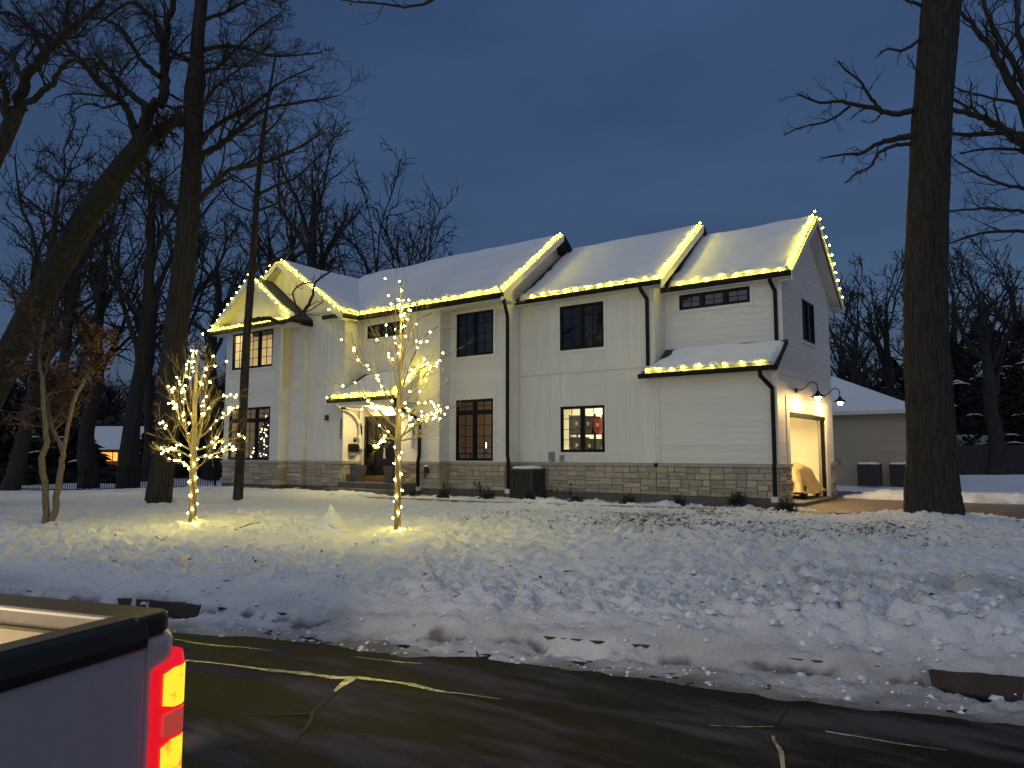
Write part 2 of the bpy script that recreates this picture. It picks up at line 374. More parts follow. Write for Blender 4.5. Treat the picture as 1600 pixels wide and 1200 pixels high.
    ek = sst(edge-.05, edge+.32, n); z = z*ek-.05*(1-sst(edge-.05, edge+.02, n))+.012*(fbm(u*6, n*9, 89, 3)-.42)*2*(1-ek)
    for (tx, ty, r, hh) in TREE_BASES:
        d = np.hypot(x-tx, y-ty); z = z+hh*np.exp(-(d/r)**2)*(.7+.9*vn(x*4, y*4, 91))
    # planting bed: heaped row in front of the house
    bed = sst(.45, .75, y-walk_y(x))*(1-sst(18.9, 19.4, y))*((x > -17.3) & (x < -5.5))
    z = z+bed*(-.02+.26*np.maximum(fbm(x*2.1, y*2.1, 95, 4)-.40, 0)+.02*(vn(x*12, y*12, 96)-.5))
    lf = sst(-17.0, -18.0, x)*sst(15.2, 15.7, y)*(1-sst(16.9, 17.2, y))*(1-sst(-27.5, -28.5, x))
    z = z+lf*(.02+.20*(fbm(x*1.8, y*1.8, 97, 3)-.4))
    z = z+.16*np.exp(-((y-25.7)/.45)**2)*sst(-6.2, -5, x)*(.6+.8*vn(x*2, y*2, 99))
    z = z-.13*sst(16.8, 18.9, y)*(1-sst(19.6, 20.2, y))*sst(-5.6, -4.4, x)
    low = np.maximum(in_walk(x, y), in_drive(x, y))
    z = z*(1-low)+(base_z(x, y)-.145+.09*(fbm(x*3, y*3, 101, 3)-.30)*2)*low
    fr_ = np.exp(-((y-(walk_y(x)-.62))/.22)**2)*((x > -17.2) & (x < -4.8)); z = z-.10*fr_
    h = in_house(x, y); z = z*(1-h)+.2*h
    return z
PRINTS = []
for i in range(1700):
    uu = random.uniform(-17, 7); nn_ = 7.3+abs(random.gauss(0, 4.2))
    if nn_ > 17: continue
    p = RU*uu+RN*nn_; PRINTS.append((p[0], p[1], random.uniform(0, 3.14), random.uniform(.09, .18), random.uniform(.06, .10), random.uniform(.02, .075)))
us = np.arange(-36, 17.01, .050)
ns = np.concatenate([np.arange(5.55, 9.5, .030), np.arange(9.5, 16, .06), np.arange(16, 30.01, .13)])
U, N_ = np.meshgrid(us, ns); X = U*RU[0]+N_*RN[0]; Y = U*RU[1]+N_*RN[1]
Z = snow_z(X.ravel().copy(), Y.ravel().copy()).reshape(X.shape)
nu, nv = len(us), len(ns); ii = np.arange(nu-1); jj = np.arange(nv-1)
b_ = (jj[:, None]*nu+ii[None, :]).ravel(); Q = np.stack([b_, b_+1, b_+nu+1, b_+nu], -1)
me = mesh_np('snow_ground', np.stack([X.ravel(), Y.ravel(), Z.ravel()], -1), Q, True)
xs, ys = X.ravel(), Y.ravel(); nr = xs*RN[0]+ys*RN[1]; ur = xs*RU[0]+ys*RU[1]
thinm = np.exp(-(((ur+1.0)/4.2)**2))*np.exp(-((nr-15.2)/3.4)**2)*.95+.25*sst(12, 15, nr)*(1-sst(19, 21, nr))
thin = np.clip(thinm*(.08+.95*fbm(xs*.8, ys*.8, 113, 3))+.16*sst(9, 12, nr)*(1-sst(19, 21, nr))*fbm(xs*.6, ys*.6, 115, 2), 0, 1)*sst(8.2, 9.5, nr)*(1-sst(20, 23, nr))
dirt = np.clip((1-sst(6.25, 7.1, nr))*(.16+.75*np.maximum(fbm(ur*1.2, nr*4, 121, 5, .65)-.28, 0)*1.6)+(1-sst(5.95, 6.35, nr+.4*(fbm(ur*1.1, ur*0+4, 122, 3)-.5)))*.55, 0, .95)
dirt = np.maximum(dirt, np.clip(np.maximum(bare_k(ur, nr)*1.3, streak_k(ur, nr)*1.5), 0, 1))
clodd = sst(-1.4, .6, ur)*(1-sst(6.2, 8, ur))*sst(6.7, 7.3, nr)*(1-sst(9.0, 10.6, nr))
dirt = np.clip(dirt+clodd*.42*sst(.40, .65, fbm(ur*1.2, nr*1.2, 131, 4)), 0, .9)
dirt = np.maximum(dirt, np.clip(np.maximum(in_walk(xs, ys), in_drive(xs, ys))*.9, 0, 1)*sst(.66, .36, fbm(xs*2.6, ys*2.6, 141, 3)))
wf = np.interp(xs, [-27, -23.4, -22.5, -20.5, -20.49, -16.6, -16.59, -14.2, -14.19, -5.9], [16.83, 16.83, 17.3, 17.43, 18.2, 18.2, 18.75, 18.75, 19.5, 19.5])
mul = sst(.75, .25, wf-ys+.7*(fbm(xs*1.6, ys*1.6, 151, 3)-.5))*((xs > -27) & (xs < -5.7))
dirt = np.maximum(dirt, mul*.93)
for nm, arr in (('thin', thin), ('dirt', dirt)):
    a = me.attributes.new(nm, 'FLOAT', 'POINT'); a.data.foreach_set('value', arr.astype(np.float32))
tag(obj('snow_ground', me, M['snowg']), kind='structure')
# everything beyond: one sheet to the horizon, a little under the yard's snow
far = MB(); R0 = 900
def farz(x, y): return float(base_z(np.array(x, float), np.array(y, float)))-.05
gx = [-900, -300, -120, -60, -40, -30, -20, -10, 0, 10, 20, 40, 100, 300, 900]; gn = [7.2, 9, 12, 16, 20, 28, 40, 80, 200, 900]
V = []
for n in gn:
    for u in gx:
        p = RU*u+RN*n; V.append((p[0], p[1], farz(p[0], p[1])))
k = len(gx); far.add(V, [(j*k+i, j*k+i+1, (j+1)*k+i+1, (j+1)*k+i) for j in range(len(gn)-1) for i in range(k-1)])
tag(obj('terrain', far, M['snow']), kind='structure')
nearg = MB()
V = []
for n in (-900, -60, -12, -5.2):
    for u in gx:
        p = RU*u+RN*n; V.append((p[0], p[1], .12))
nearg.add(V, [(j*k+i, j*k+i+1, (j+1)*k+i+1, (j+1)*k+i) for j in range(3) for i in range(k-1)])
tag(obj('verge', nearg, M['snow']), kind='structure')

def asphalt():
    m = mat('wet_asphalt', (.030, .028, .026), .5); nt = m.node_tree; l = nt.links.new; p = nt.nodes['Principled BSDF']
    tcn = nt.nodes.new('ShaderNodeTexCoord')
    mpn = nt.nodes.new('ShaderNodeMapping'); mpn.inputs['Rotation'].default_value = (0, 0, -radians(16.7)); mpn.inputs['Scale'].default_value = (.35, 1.5, 1); l(tcn.outputs['Object'], mpn.inputs[0])
    a = nt.nodes.new('ShaderNodeTexNoise'); a.inputs['Scale'].default_value = 1.6; a.inputs['Detail'].default_value = 7; a.inputs['Roughness'].default_value = .65; l(mpn.outputs[0], a.inputs['Vector'])
    r = nt.nodes.new('ShaderNodeMapRange'); r.inputs['From Min'].default_value = .46; r.inputs['From Max'].default_value = .62; l(a.outputs[0], r.inputs[0])
    mx = nt.nodes.new('ShaderNodeMix'); mx.data_type = 'RGBA'; mx.inputs[6].default_value = (.012, .0108, .0098, 1); mx.inputs[7].default_value = (.085, .076, .084, 1); l(r.outputs[0], mx.inputs[0])
    g = nt.nodes.new('ShaderNodeTexNoise'); g.inputs['Scale'].default_value = 140; g.inputs['Detail'].default_value = 3; l(tcn.outputs['Object'], g.inputs['Vector'])
    gm = nt.nodes.new('ShaderNodeMapRange'); gm.inputs['From Min'].default_value = .3; gm.inputs['From Max'].default_value = .7; gm.inputs['To Min'].default_value = .2; gm.inputs['To Max'].default_value = 1.8; l(g.outputs[0], gm.inputs[0])
    m2 = nt.nodes.new('ShaderNodeMix'); m2.data_type = 'RGBA'; m2.blend_type = 'MULTIPLY'; m2.inputs[0].default_value = 1; l(mx.outputs[2], m2.inputs[6]); l(gm.outputs[0], m2.inputs[7]); l(m2.outputs[2], p.inputs['Base Color'])
    rr = nt.nodes.new('ShaderNodeMapRange'); rr.inputs['To Min'].default_value = .55; rr.inputs['To Max'].default_value = .9; l(r.outputs[0], rr.inputs[0]); l(rr.outputs[0], p.inputs['Roughness'])
    p.inputs['Specular IOR Level'].default_value = .06
    b = nt.nodes.new('ShaderNodeBump'); b.inputs['Distance'].default_value = .012; l(g.outputs[0], b.inputs['Height']); l(b.outputs[0], p.inputs['Normal']); return m
M['asphalt'] = asphalt()
road = MB(); V = []
for n in (-5.2, -3, 0, 3, 6.6):
    for u in gx: p = RU*u+RN*n; V.append((p[0], p[1], 0.0))
road.add(V, [(j*k+i, j*k+i+1, (j+1)*k+i+1, (j+1)*k+i) for j in range(4) for i in range(k-1)])
roado = tag(obj('road', road, M['asphalt']), kind='structure')
kerb = MB()
def rp(u, n, z): p = RU*u+RN*n; return (p[0], p[1], z)
ku = np.arange(-300, 301, 3.0)
for s in range(len(ku)-1):
    if abs(ku[s]) > 60 and s % 1: continue
    a, c = ku[s]+.004, ku[s+1]-.004
    kerb.hexa([rp(a, 6.55, -.02), rp(c, 6.55, -.02), rp(c, 6.74, -.02), rp(a, 6.74, -.02), rp(a, 6.57, .14), rp(c, 6.57, .14), rp(c, 6.74, .14), rp(a, 6.74, .14)])
tag(obj('kerb', kerb, mat('kerb_stone', (.040, .031, .025), .8, .3, 6, .006, 25)), kind='structure')
# wet road cracks; the house lights they mirror are painted in as pale yellow
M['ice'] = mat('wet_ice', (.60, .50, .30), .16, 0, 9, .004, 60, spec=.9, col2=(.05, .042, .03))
M['crackm'] = mat('open_crack', (.008, .008, .008), .7)
def crack(pts, w, m, label=None):
    P = [onZ(x, y, .005) for x, y in pts]; Q_ = []
    for a, c in zip(P[:-1], P[1:]):
        kk = max(2, int(np.linalg.norm(c-a)/.06))
        Q_ += [a+(c-a)*t/kk for t in range(kk)]
    Q_.append(P[-1]); Q_ = np.array(Q_); T = np.gradient(Q_, axis=0); T /= np.linalg.norm(T, axis=1, keepdims=True)
    S = np.stack([-T[:, 1], T[:, 0], 0*T[:, 0]], -1); n = len(Q_); t = np.linspace(0, 1, n)
    idx = np.arange(n); sd = int(P[0][0]*1000) % 997
    Q_ = Q_+S*((vn(idx*.22, idx*0, sd)-.5)*.07)[:, None]
    ww = np.interp(t, np.linspace(0, 1, len(w)), w)*(.45+1.1*vn(idx*.5, idx*0+2, sd+1))
    mb = MB(); V = []
    for i in range(n):
        V += [Q_[i]-S[i]*ww[i], Q_[i]+(0, 0, .002), Q_[i]+S[i]*ww[i]]
    mb.add(V, [f for i in range(n-1) for f in ((3*i, 3*i+1, 3*i+4, 3*i+3), (3*i+1, 3*i+2, 3*i+5, 3*i+4))])
    return obj('crack', mb, m, roado, smooth=True)
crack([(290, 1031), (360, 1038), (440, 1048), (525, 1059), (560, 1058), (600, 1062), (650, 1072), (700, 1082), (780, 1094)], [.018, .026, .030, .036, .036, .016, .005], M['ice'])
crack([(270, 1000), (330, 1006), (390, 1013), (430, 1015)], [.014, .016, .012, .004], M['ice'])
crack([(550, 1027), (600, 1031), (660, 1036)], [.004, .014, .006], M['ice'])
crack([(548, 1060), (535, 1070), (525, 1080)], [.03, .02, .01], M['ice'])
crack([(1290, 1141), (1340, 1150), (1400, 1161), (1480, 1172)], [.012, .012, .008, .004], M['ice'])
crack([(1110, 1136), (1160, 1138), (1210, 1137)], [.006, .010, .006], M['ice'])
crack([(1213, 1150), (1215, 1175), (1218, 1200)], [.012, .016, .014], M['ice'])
crack([(525, 1080), (505, 1100), (488, 1113), (478, 1130), (455, 1165)], [.006, .010, .012, .008, .003], M['crackm'])
crack([(300, 1108), (380, 1118), (440, 1116), (490, 1112)], [.003, .005, .007, .008], M['crackm'])
crack([(490, 1113), (540, 1135), (620, 1150)], [.006, .004, .002], M['crackm'])
crack([(900, 1110), (1000, 1122), (1110, 1134), (1290, 1142)], [.003, .005, .005, .003], M['crackm'])

crack([(620, 1010), (760, 1040), (900, 1078), (1010, 1120), (1060, 1160)], [.003, .004, .005, .004, .002], M['crackm'])
crack([(330, 1170), (420, 1150), (455, 1165), (520, 1190)], [.003, .006, .006, .003], M['crackm'])
crack([(1215, 1140), (1240, 1100), (1300, 1085)], [.005, .004, .002], M['crackm'])
crack([(760, 1092), (860, 1100), (960, 1092), (1080, 1082)], [.004, .003, .003, .002], M['crackm'])
# loose clods along the ploughed edge and over the trampled yard
g = np.random.default_rng(33); n = 3000
uu = g.uniform(-12, 5, n); nn = np.where(g.random(n) < .5, 6.0+1.1*g.random(n), 7.0+np.abs(g.normal(0, 2.6, n))); big = (uu > -1.2) & (nn > 6.7) & (nn < 9.4)
xs_, ys_ = uu*RU[0]+nn*RN[0], uu*RU[1]+nn*RN[1]; zs_ = snow_z(xs_.copy(), ys_.copy())
rad = np.where(big, .012+.055*g.random(n)**3, .006+.030*g.random(n)**3)
oc = norm(np.array([[0, 0, 1.], [1, 0, 0], [0, 1, 0], [-1, 0, 0], [0, -1, 0], [.6, .6, .6], [-.6, .6, .6], [-.6, -.6, .6], [.6, -.6, .6]]))
of = np.array([[0, 5, 6], [0, 6, 7], [0, 7, 8], [0, 8, 5], [1, 2, 5], [2, 3, 6], [3, 4, 7], [4, 1, 8], [5, 2, 6], [6, 3, 7], [7, 4, 8], [8, 1, 5]])
V = np.stack([xs_, ys_, zs_-.35*rad], -1)[:, None]+oc[None]*rad[:, None, None]*g.uniform(.7, 1.35, (n, 9, 1))*g.uniform(.7, 1.3, (n, 1, 3))*np.array([1.1, 1.1, .85])
me = mesh_np('snow_clods', V.reshape(-1, 3), (of[None]+9*np.arange(n)[:, None, None]).reshape(-1, 3), False); me.materials.append(M['snow']); tag(obj('snow_clods', me, None), kind='stuff')

# driveway and front walk
M['paver'] = mat('wet_pavers', (.15, .105, .062), .45, .4, 3, .006, 18)
dr = MB(); dr.add([(-6.4, 19.0, .375), (40, 19.0, .375), (40, 25.3, .375), (-6.4, 25.3, .375)], [(0, 1, 2, 3)])
tag(obj('driveway', dr, M['paver']), kind='structure')
wk = MB(); V = []
wx = np.linspace(-19, -4.5, 60)
for x in wx:
    yy = float(walk_y(x)); zt = float(base_z(np.array(x), np.array(yy)))+.045+.02*(vn(np.array(x*1.7), np.array(0.), 9)-.5); j_ = .05*(vn(np.array(x*3.), np.array(2.), 12)-.5)
    V += [(x, yy-.48+j_, .2), (x, yy-.48+j_, zt), (x, yy+.48, zt), (x, yy+.48, .2)]
wk.add(V, [(4*i+k_, 4*i+4+k_, 4*i+5+k_, 4*i+1+k_) for i in range(59) for k_ in range(3)])
tag(obj('front_walk', wk, M['paver']), kind='structure')

# ------------------------------------------------------------------ the house: walls
house = thing('house', (-16, 19, .4), 'large white two storey farmhouse with snow covered gable roofs and a stone base', 'house')
class Wall:
    def __init__(s, p0, p1, z0=.2, z1=6.64):
        s.p0 = np.array(p0, float); d = np.array(p1, float)-s.p0; s.L = float(np.hypot(*d)); s.t = d/s.L; s.n = np.array([s.t[1], -s.t[0]])
        s.z0, s.z1 = z0, z1; s.ang = math.atan2(s.t[1], s.t[0]); s.holes = []
    def P(s, a, z, d=0): p = s.p0+s.t*a+s.n*d; return (p[0], p[1], z)
    def box(s, mb, s0, s1, z0, z1, d0, d1):
        return mb.hexa([s.P(s0, z0, d1), s.P(s1, z0, d1), s.P(s1, z0, d0), s.P(s0, z0, d0), s.P(s0, z1, d1), s.P(s1, z1, d1), s.P(s1, z1, d0), s.P(s0, z1, d0)])
def subtract(rect, holes):
    out = [rect]
    for h in holes:
        nxt = []
        for a, b, c, d in out:
            if h[1] <= a or h[0] >= b or h[3] <= c or h[2] >= d: nxt.append((a, b, c, d)); continue
            if h[0] > a: nxt.append((a, h[0], c, d))
            if h[1] < b: nxt.append((h[1], b, c, d))
            x0, x1 = max(a, h[0]), min(b, h[1])
            if h[2] > c: nxt.append((x0, x1, c, h[2]))
            if h[3] < d: nxt.append((x0, x1, h[3], d))
        out = nxt
    return out
wedge = MB().hexa([(0, -1, 0), (1, -1, 0), (1, 0, 0), (0, 0, 0), (0, -.3, 1), (1, -.3, 1), (1, 0, 1), (0, 0, 1)])
def umesh(name, mb, m):
    me = bpy.data.meshes.new(name); me.from_pydata(mb.v, [], mb.f); me.update(); me.materials.append(m); return me
WEDGE = umesh('siding_board', wedge, M['board'])
WEDGE_T = umesh('siding_board', wedge, M['taupe'])
FLAT = umesh('siding_panel', MB().box(0, 1, -1, 0, 0, 1), M['board'])
STONES = []
for q in range(5):
    r_ = random.Random(q); j = lambda a: a*r_.uniform(.4, 1.6)
    a, b, c, d = j(.035), 1-j(.035), j(.07), 1-j(.07)
    mb = MB().add([(0, 0, 0), (1, 0, 0), (1, 0, 1), (0, 0, 1), (0.01, -.72, .02), (.99, -.72, .02), (.99, -.72, .98), (.01, -.72, .98),
                   (a, -j(.9), c), (b, -j(.9), c), (b, -j(.95), d), (a, -j(.95), d)],
                  [(0, 1, 5, 4), (1, 2, 6, 5), (2, 3, 7, 6), (3, 0, 4, 7), (4, 5, 9, 8), (5, 6, 10, 9), (6, 7, 11, 10), (7, 4, 8, 11), (8, 9, 10, 11)])
    STONES.append(umesh('stone', mb, M['stone']))
def boards(w, parent, s0, s1, z0, z1, holes=(), course=.165, me=None, d=.0, thick=.013, clip=None):
    z = z0; i = 0
    while z < z1-.02:
        zt = min(z+course, z1); a, b = s0, s1
        if clip:
            a, b = clip(z+course*.5); a, b = max(a, s0), min(b, s1)
        if b-a > .08:
            for (x0, x1, c0, c1) in subtract((a, b, z, zt), holes):
                if c1-c0 < .03 or x1-x0 < .03: continue
                p = w.P(x0, c0, d); piece('siding_board', me or WEDGE, parent, p, (x1-x0, thick, c1-c0), w.ang)
        z += course; i += 1
def panels(w, parent, s0, s1, z0, z1, holes=(), step=.42, start=None, clip=None):
    edges = [s0]; x = s0+(start if start else step)
    while x < s1-.08: edges.append(x); x += step
    edges.append(s1)
    for a, b in zip(edges[:-1], edges[1:]):
        top = z1
        if clip: top = min(z1, clip((a+b)/2))
        if top-z0 < .1: continue
        for (x0, x1, c0, c1) in subtract((a+.004, b-.004, z0, top), holes):
            if c1-c0 < .03 or x1-x0 < .03: continue
            piece('siding_panel', FLAT, parent, w.P(x0, c0, 0), (x1-x0, .010, c1-c0), w.ang)
    for a in edges[1:-1]:
        top = min(z1, clip(a)) if clip else z1
        if top-z0 < .1: continue
        for (x0, x1, c0, c1) in subtract((a-.026, a+.026, z0, top), holes):
            if c1-c0 < .03 or x1-x0 < .03: continue
            piece('batten', FLAT, parent, w.P(x0, c0, .010), (x1-x0, .013, c1-c0), w.ang)
stone_rects = []
def ashlar(w, s0, s1, z0, z1, rnd):
    out = []
    def split(a, b, c, d):
        wd, hg = b-a, d-c
        if wd > 1.9: m = a+wd*rnd.uniform(.42, .58); split(a, m, c, d); split(m, b, c, d); return
        if hg > .50: m = c+hg*rnd.uniform(.4, .6); split(a, b, c, m); split(a, b, m, d); return
        if wd > .9: m = a+wd*rnd.uniform(.35, .65); split(a, m, c, d); split(m, b, c, d); return
        if hg > .205: m = c+hg*rnd.uniform(.40, .60); split(a, b, c, m); split(a, b, m, d); return
        if wd > .50 and rnd.random() < .85: m = a+wd*rnd.uniform(.35, .65); split(a, m, c, d); split(m, b, c, d); return
        out.append((a, b, c, d))
    split(s0, s1, z0, z1)
    for r in out: stone_rects.append((w, r))
siding = obj('siding', MB().add([], []), None, house); siding.data.materials.clear()
WALLS = {}
def wall(key, p0, p1, z0=.2, z1=6.64): w = Wall(p0, p1, z0, z1); WALLS[key] = w; return w
XA0, XA1, XB1, XC1, XD1, XE1, XM1 = -26.95, -23.40, -22.53, -20.49, -16.61, -14.22, -5.92
YA, YB, YC, YD, YE, YM, YG, YR = 16.83, 17.26, 17.43, 18.23, 18.75, 19.5, 20.2, 25.3
wA = wall('A', (XA0, YA), (XA1, YA)); wAr = wall('Ar', (XA1, YA), (XA1, YB)); wB = wall('B', (XA1, YB), (XB1, YB)); wBr = wall('Br', (XB1, YB), (XB1, YC))
wC = wall('C', (XB1, YC), (XC1, YC)); wCr = wall('Cr', (XC1, YC), (XC1, YD)); wD = wall('D', (XC1, YD), (XD1, YD)); wDr = wall('Dr', (XD1, YD), (XD1, YE))
wE = wall('E', (XD1, YE), (XE1, YE)); wEr = wall('Er', (XE1, YE), (XE1, YM)); wM = wall('M', (XE1, YM), (-9.35, YM)); wMr = wall('Mr', (-9.35, YM), (-9.35, YG), 4.0)
wL = wall('L', (-9.35, YM), (XM1, YM), .2, 4.0); wG = wall('G', (-9.35, YG), (XM1, YG), 4.0, 6.6)
wS = wall('S', (XM1, YM), (XM1, YR), .2, 6.55); wBk = wall('Bk', (XM1, YR), (XA0, YR)); wLf = wall('Lf', (XA0, YR), (XA0, YA))
def X(w, x): return x-w.p0[0]
# window and door openings: (wall, s0, s1, z0, z1)
WIN = [('A', X(wA, -26.52), X(wA, -23.86), 5.10, 6.56, 3, 2, 4, 0, 'lit'), ('A', X(wA, -26.58), X(wA, -23.90), 1.54, 3.56, 3, 2, 4, 3.06, 'xmas'),
       ('D', X(wD, -20.16), X(wD, -18.20), 5.95, 6.44, 3, 2, 2, 0, 'dark'), ('E', X(wE, -16.30), X(wE, -14.72), 5.03, 6.50, 2, 2, 4, 0, 'dark'),
       ('E', X(wE, -16.30), X(wE, -14.72), 1.55, 3.57, 2, 2, 4, 3.14, 'dim'), ('M', X(wM, -12.61), X(wM, -11.03), 5.03, 6.44, 2, 2, 4, 0, 'dark'),
       ('M', X(wM, -12.61), X(wM, -11.03), 1.83, 3.25, 2, 2, 4, 0, 'office'), ('G', X(wG, -8.86), X(wG, -6.76), 6.00, 6.45, 3, 2, 2, 0, 'dark'),
       ('S', 22.10-YM, 23.40-YM, 5.10, 6.32, 2, 2, 3, 0, 'dark')]
DOOR = ('D', X(wD, -20.22), X(wD, -18.52), 1.0, 3.12); GAR = ('S', 20.5-YM, 24.3-YM, .30, 2.90)
for k_, a, b, c, d, *_ in WIN: WALLS[k_].holes.append((a, b, c, d))
WALLS['D'].holes.append(DOOR[1:]); WALLS['S'].holes.append(GAR[1:])
for k_, w in WALLS.items():
    mb = MB()
    for (a, b, c, d) in subtract((0, w.L, w.z0, w.z1), w.holes+([(-1, .70, 3.9, 9)] if k_ == 'S' else [])): w.box(mb, a, b, c, d, -.13, -.001)
    obj('wall', mb, M['white'], house)
# side gable and the wall strips above the lower roofs
def gable(w, sc, zc, slope, zb, thick=.13):
    hw = (zc-zb)/slope; mb = MB(); a = [w.P(sc-hw, zb, -.001), w.P(sc+hw, zb, -.001), w.P(sc, zc, -.001)]
    mb.prism(a, tuple(-thick*np.array([w.n[0], w.n[1], 0]))); obj('gable_wall', mb, M['white'], house)
SL = .765
gable(wS, 22.85-YM, 8.72, SL, 6.55)
# stones
rs = random.Random(5)
for w in (wA, wB, wC, wCr, wE, wM, wL):
    ashlar(w, 0.0, w.L, .62, 1.42, rs)
ashlar(wD, 0.0, DOOR[1]-.12, .80, 1.42, rs); ashlar(wD, DOOR[2]+.12, wD.L, .62, 1.42, rs)
for w in (wAr, wBr, wDr, wEr): ashlar(w, 0, w.L, .62, 1.42, rs)
ashlar(wS, 0, GAR[1]-.02, .46, 1.42, rs); ashlar(wS, GAR[2]+.30, wS.L, .46, 1.42, rs)
VEN = {}
def band(w, a, b, zlo=.22):
    mort = MB(); cap = MB(); fnd = MB()
    w.box(mort, a, b, .62, 1.42, 0, .016); w.box(cap, a-.055 if a <= 0 else a, b+(.06 if b >= w.L-.01 else 0), 1.422, 1.515, 0, .085); w.box(fnd, a, b, zlo, .618, 0, .035)
    v = obj('stone_base', mort, M['mortar'], house); obj('ledge', cap, M['ledge'], v); obj('foundation', fnd, M['concrete'], house); VEN.setdefault(id(w), []).append((a, b, v))
for w in (wA, wB, wC, wCr, wE, wM, wL, wAr, wBr, wDr, wEr): band(w, 0, w.L)
band(wD, 0, DOOR[1]-.12); band(wD, DOOR[2]+.12, wD.L); band(wS, 0, GAR[1]-.02); band(wS, GAR[2]+.30, wS.L)
def veneer_of(w, s_): return min(VEN[id(w)], key=lambda q: max(q[0]-s_, s_-q[1]))[2]
rest = MB()
def stone_size(it): w, r = it; return -((r[1]-r[0])*(r[3]-r[2]))*abs(np.dot(w.n, np.array([.42, -.9])))
stone_rects.sort(key=stone_size)
for i_, (w, (a, b, c, d)) in enumerate(stone_rects):
    g = .007
    if i_ < 298:
        o = piece('stone', STONES[i_ % 5], veneer_of(w, (a+b)/2), w.P(a+g, c+g, .012), (b-a-2*g, .030+.022*rs.random(), d-c-2*g), w.ang)
    else: w.box(rest, a+g, b-g, c+g, d-g, .012, .04+.02*rs.random())
if rest.v: tag(obj('small_stones', rest, M['stone'], VEN[id(wA)][0][2]), kind='stuff')
# siding
def hx(w, m=.10): return [(a-m, b+m, c-m, d+m) for a, b, c, d in w.holes]
boards(wA, siding, .12, wA.L-.12, 1.52, 6.6, hx(wA), .19); boards(wB, siding, .0, wB.L-.11, 1.52, 6.5, (), .19)
panels(wC, siding, .0, wC.L-.12, 1.52, 4.30, (), .50); panels(wC, siding, .0, wC.L-.12, 4.50, 7.0, (), .38)
boards(wD, siding, .0, wD.L-.12, 1.52, 6.5, hx(wD), .19); boards(wE, siding, .0, wE.L-.12, 1.52, 6.5, hx(wE), .19)
panels(wM, siding, .0, wM.L-.02, 1.52, 4.30, hx(wM), .40); panels(wM, siding, .0, wM.L-.02, 4.50, 6.42, hx(wM), .40)
boards(wL, siding, .12, wL.L-.12, 1.52, 3.95, (), .165); boards(wG, siding, .0, wG.L-.12, 4.7, 6.4, hx(wG), .165)
for w in (wCr, wDr, wEr): boards(w, siding, .02, w.L-.02, 1.52, 6.55, (), .25)
boards(wAr, siding, 0, wAr.L, 1.52, 6.5, (), .25); boards(wBr, siding, 0, wBr.L, 1.52, 6.5, (), .25); boards(wMr, siding, .02, wMr.L, 4.2, 6.5, (), .165)
gc = 22.85-YM
boards(wS, siding, .12, wS.L-.12, 1.52, 4.6, [(GAR[1]-.28, GAR[2]+.30, 0, 3.34)], .185)
boards(wS, siding, .82, wS.L-.12, 4.6, 6.55, hx(wS), .185)
boards(wS, siding, .3, wS.L, 6.55, 8.6, hx(wS), .185, clip=lambda z: (gc-(8.72-z)/SL+.12, gc+(8.72-z)/SL-.12))
# corner boards, frieze, band boards
for w, a, b, z0, z1 in ((wA, 0, .115, 1.52, 6.6), (wA, wA.L-.115, wA.L+.026, 1.52, 6.6), (wB, wB.L-.105, wB.L+.026, 1.52, 6.6), (wC, wC.L-.115, wC.L+.026, 1.52, 6.6), (wD, wD.L-.115, wD.L+.026, 1.52, 6.6),
                        (wE, wE.L-.115, wE.L+.026, 1.52, 6.6), (wL, 0, .115, 1.52, 3.95), (wL, wL.L-.115, wL.L+.026, 1.52, 3.95), (wG, wG.L-.115, wG.L+.026, 4.75, 6.5), (wS, 0, .115, 1.52, 4.35), (wS, .70, .815, 4.6, 6.5), (wM, wM.L-.10, wM.L, 4.5, 6.5)):
    tb_ = MB(); w.box(tb_, a, b, z0, z1, 0, .026); obj('trim_board', tb_, M['white'], house)
for w, a, b, z0, z1 in ((wD, 0, wD.L-.12, 6.50, 6.62), (wE, 0, wE.L-.12, 6.56, 6.63), (wM, 0, wM.L-.1, 6.44, 6.62), (wG, 0, wG.L-.12, 6.47, 6.58), (wM, 0, wM.L, 4.302, 4.498), (wC, 0, wC.L-.12, 4.302, 4.498), (wL, .12, wL.L-.12, 3.955, 4.1)):
    tb_ = MB(); w.box(tb_, a, b, z0, z1, 0, .036); obj('trim_board', tb_, M['white'], house)
w = wS
for (a, b, z0, z1) in ((GAR[1]-.27, GAR[1]-.02, 1.52, 3.32), (GAR[2]+.02, GAR[2]+.29, .36, 3.32), (GAR[1]-.02, GAR[2]+.02, 2.92, 3.32)): tb_ = MB(); w.box(tb_, a, b, z0, z1, 0, .035); obj('trim_board', tb_, M['white'], house)
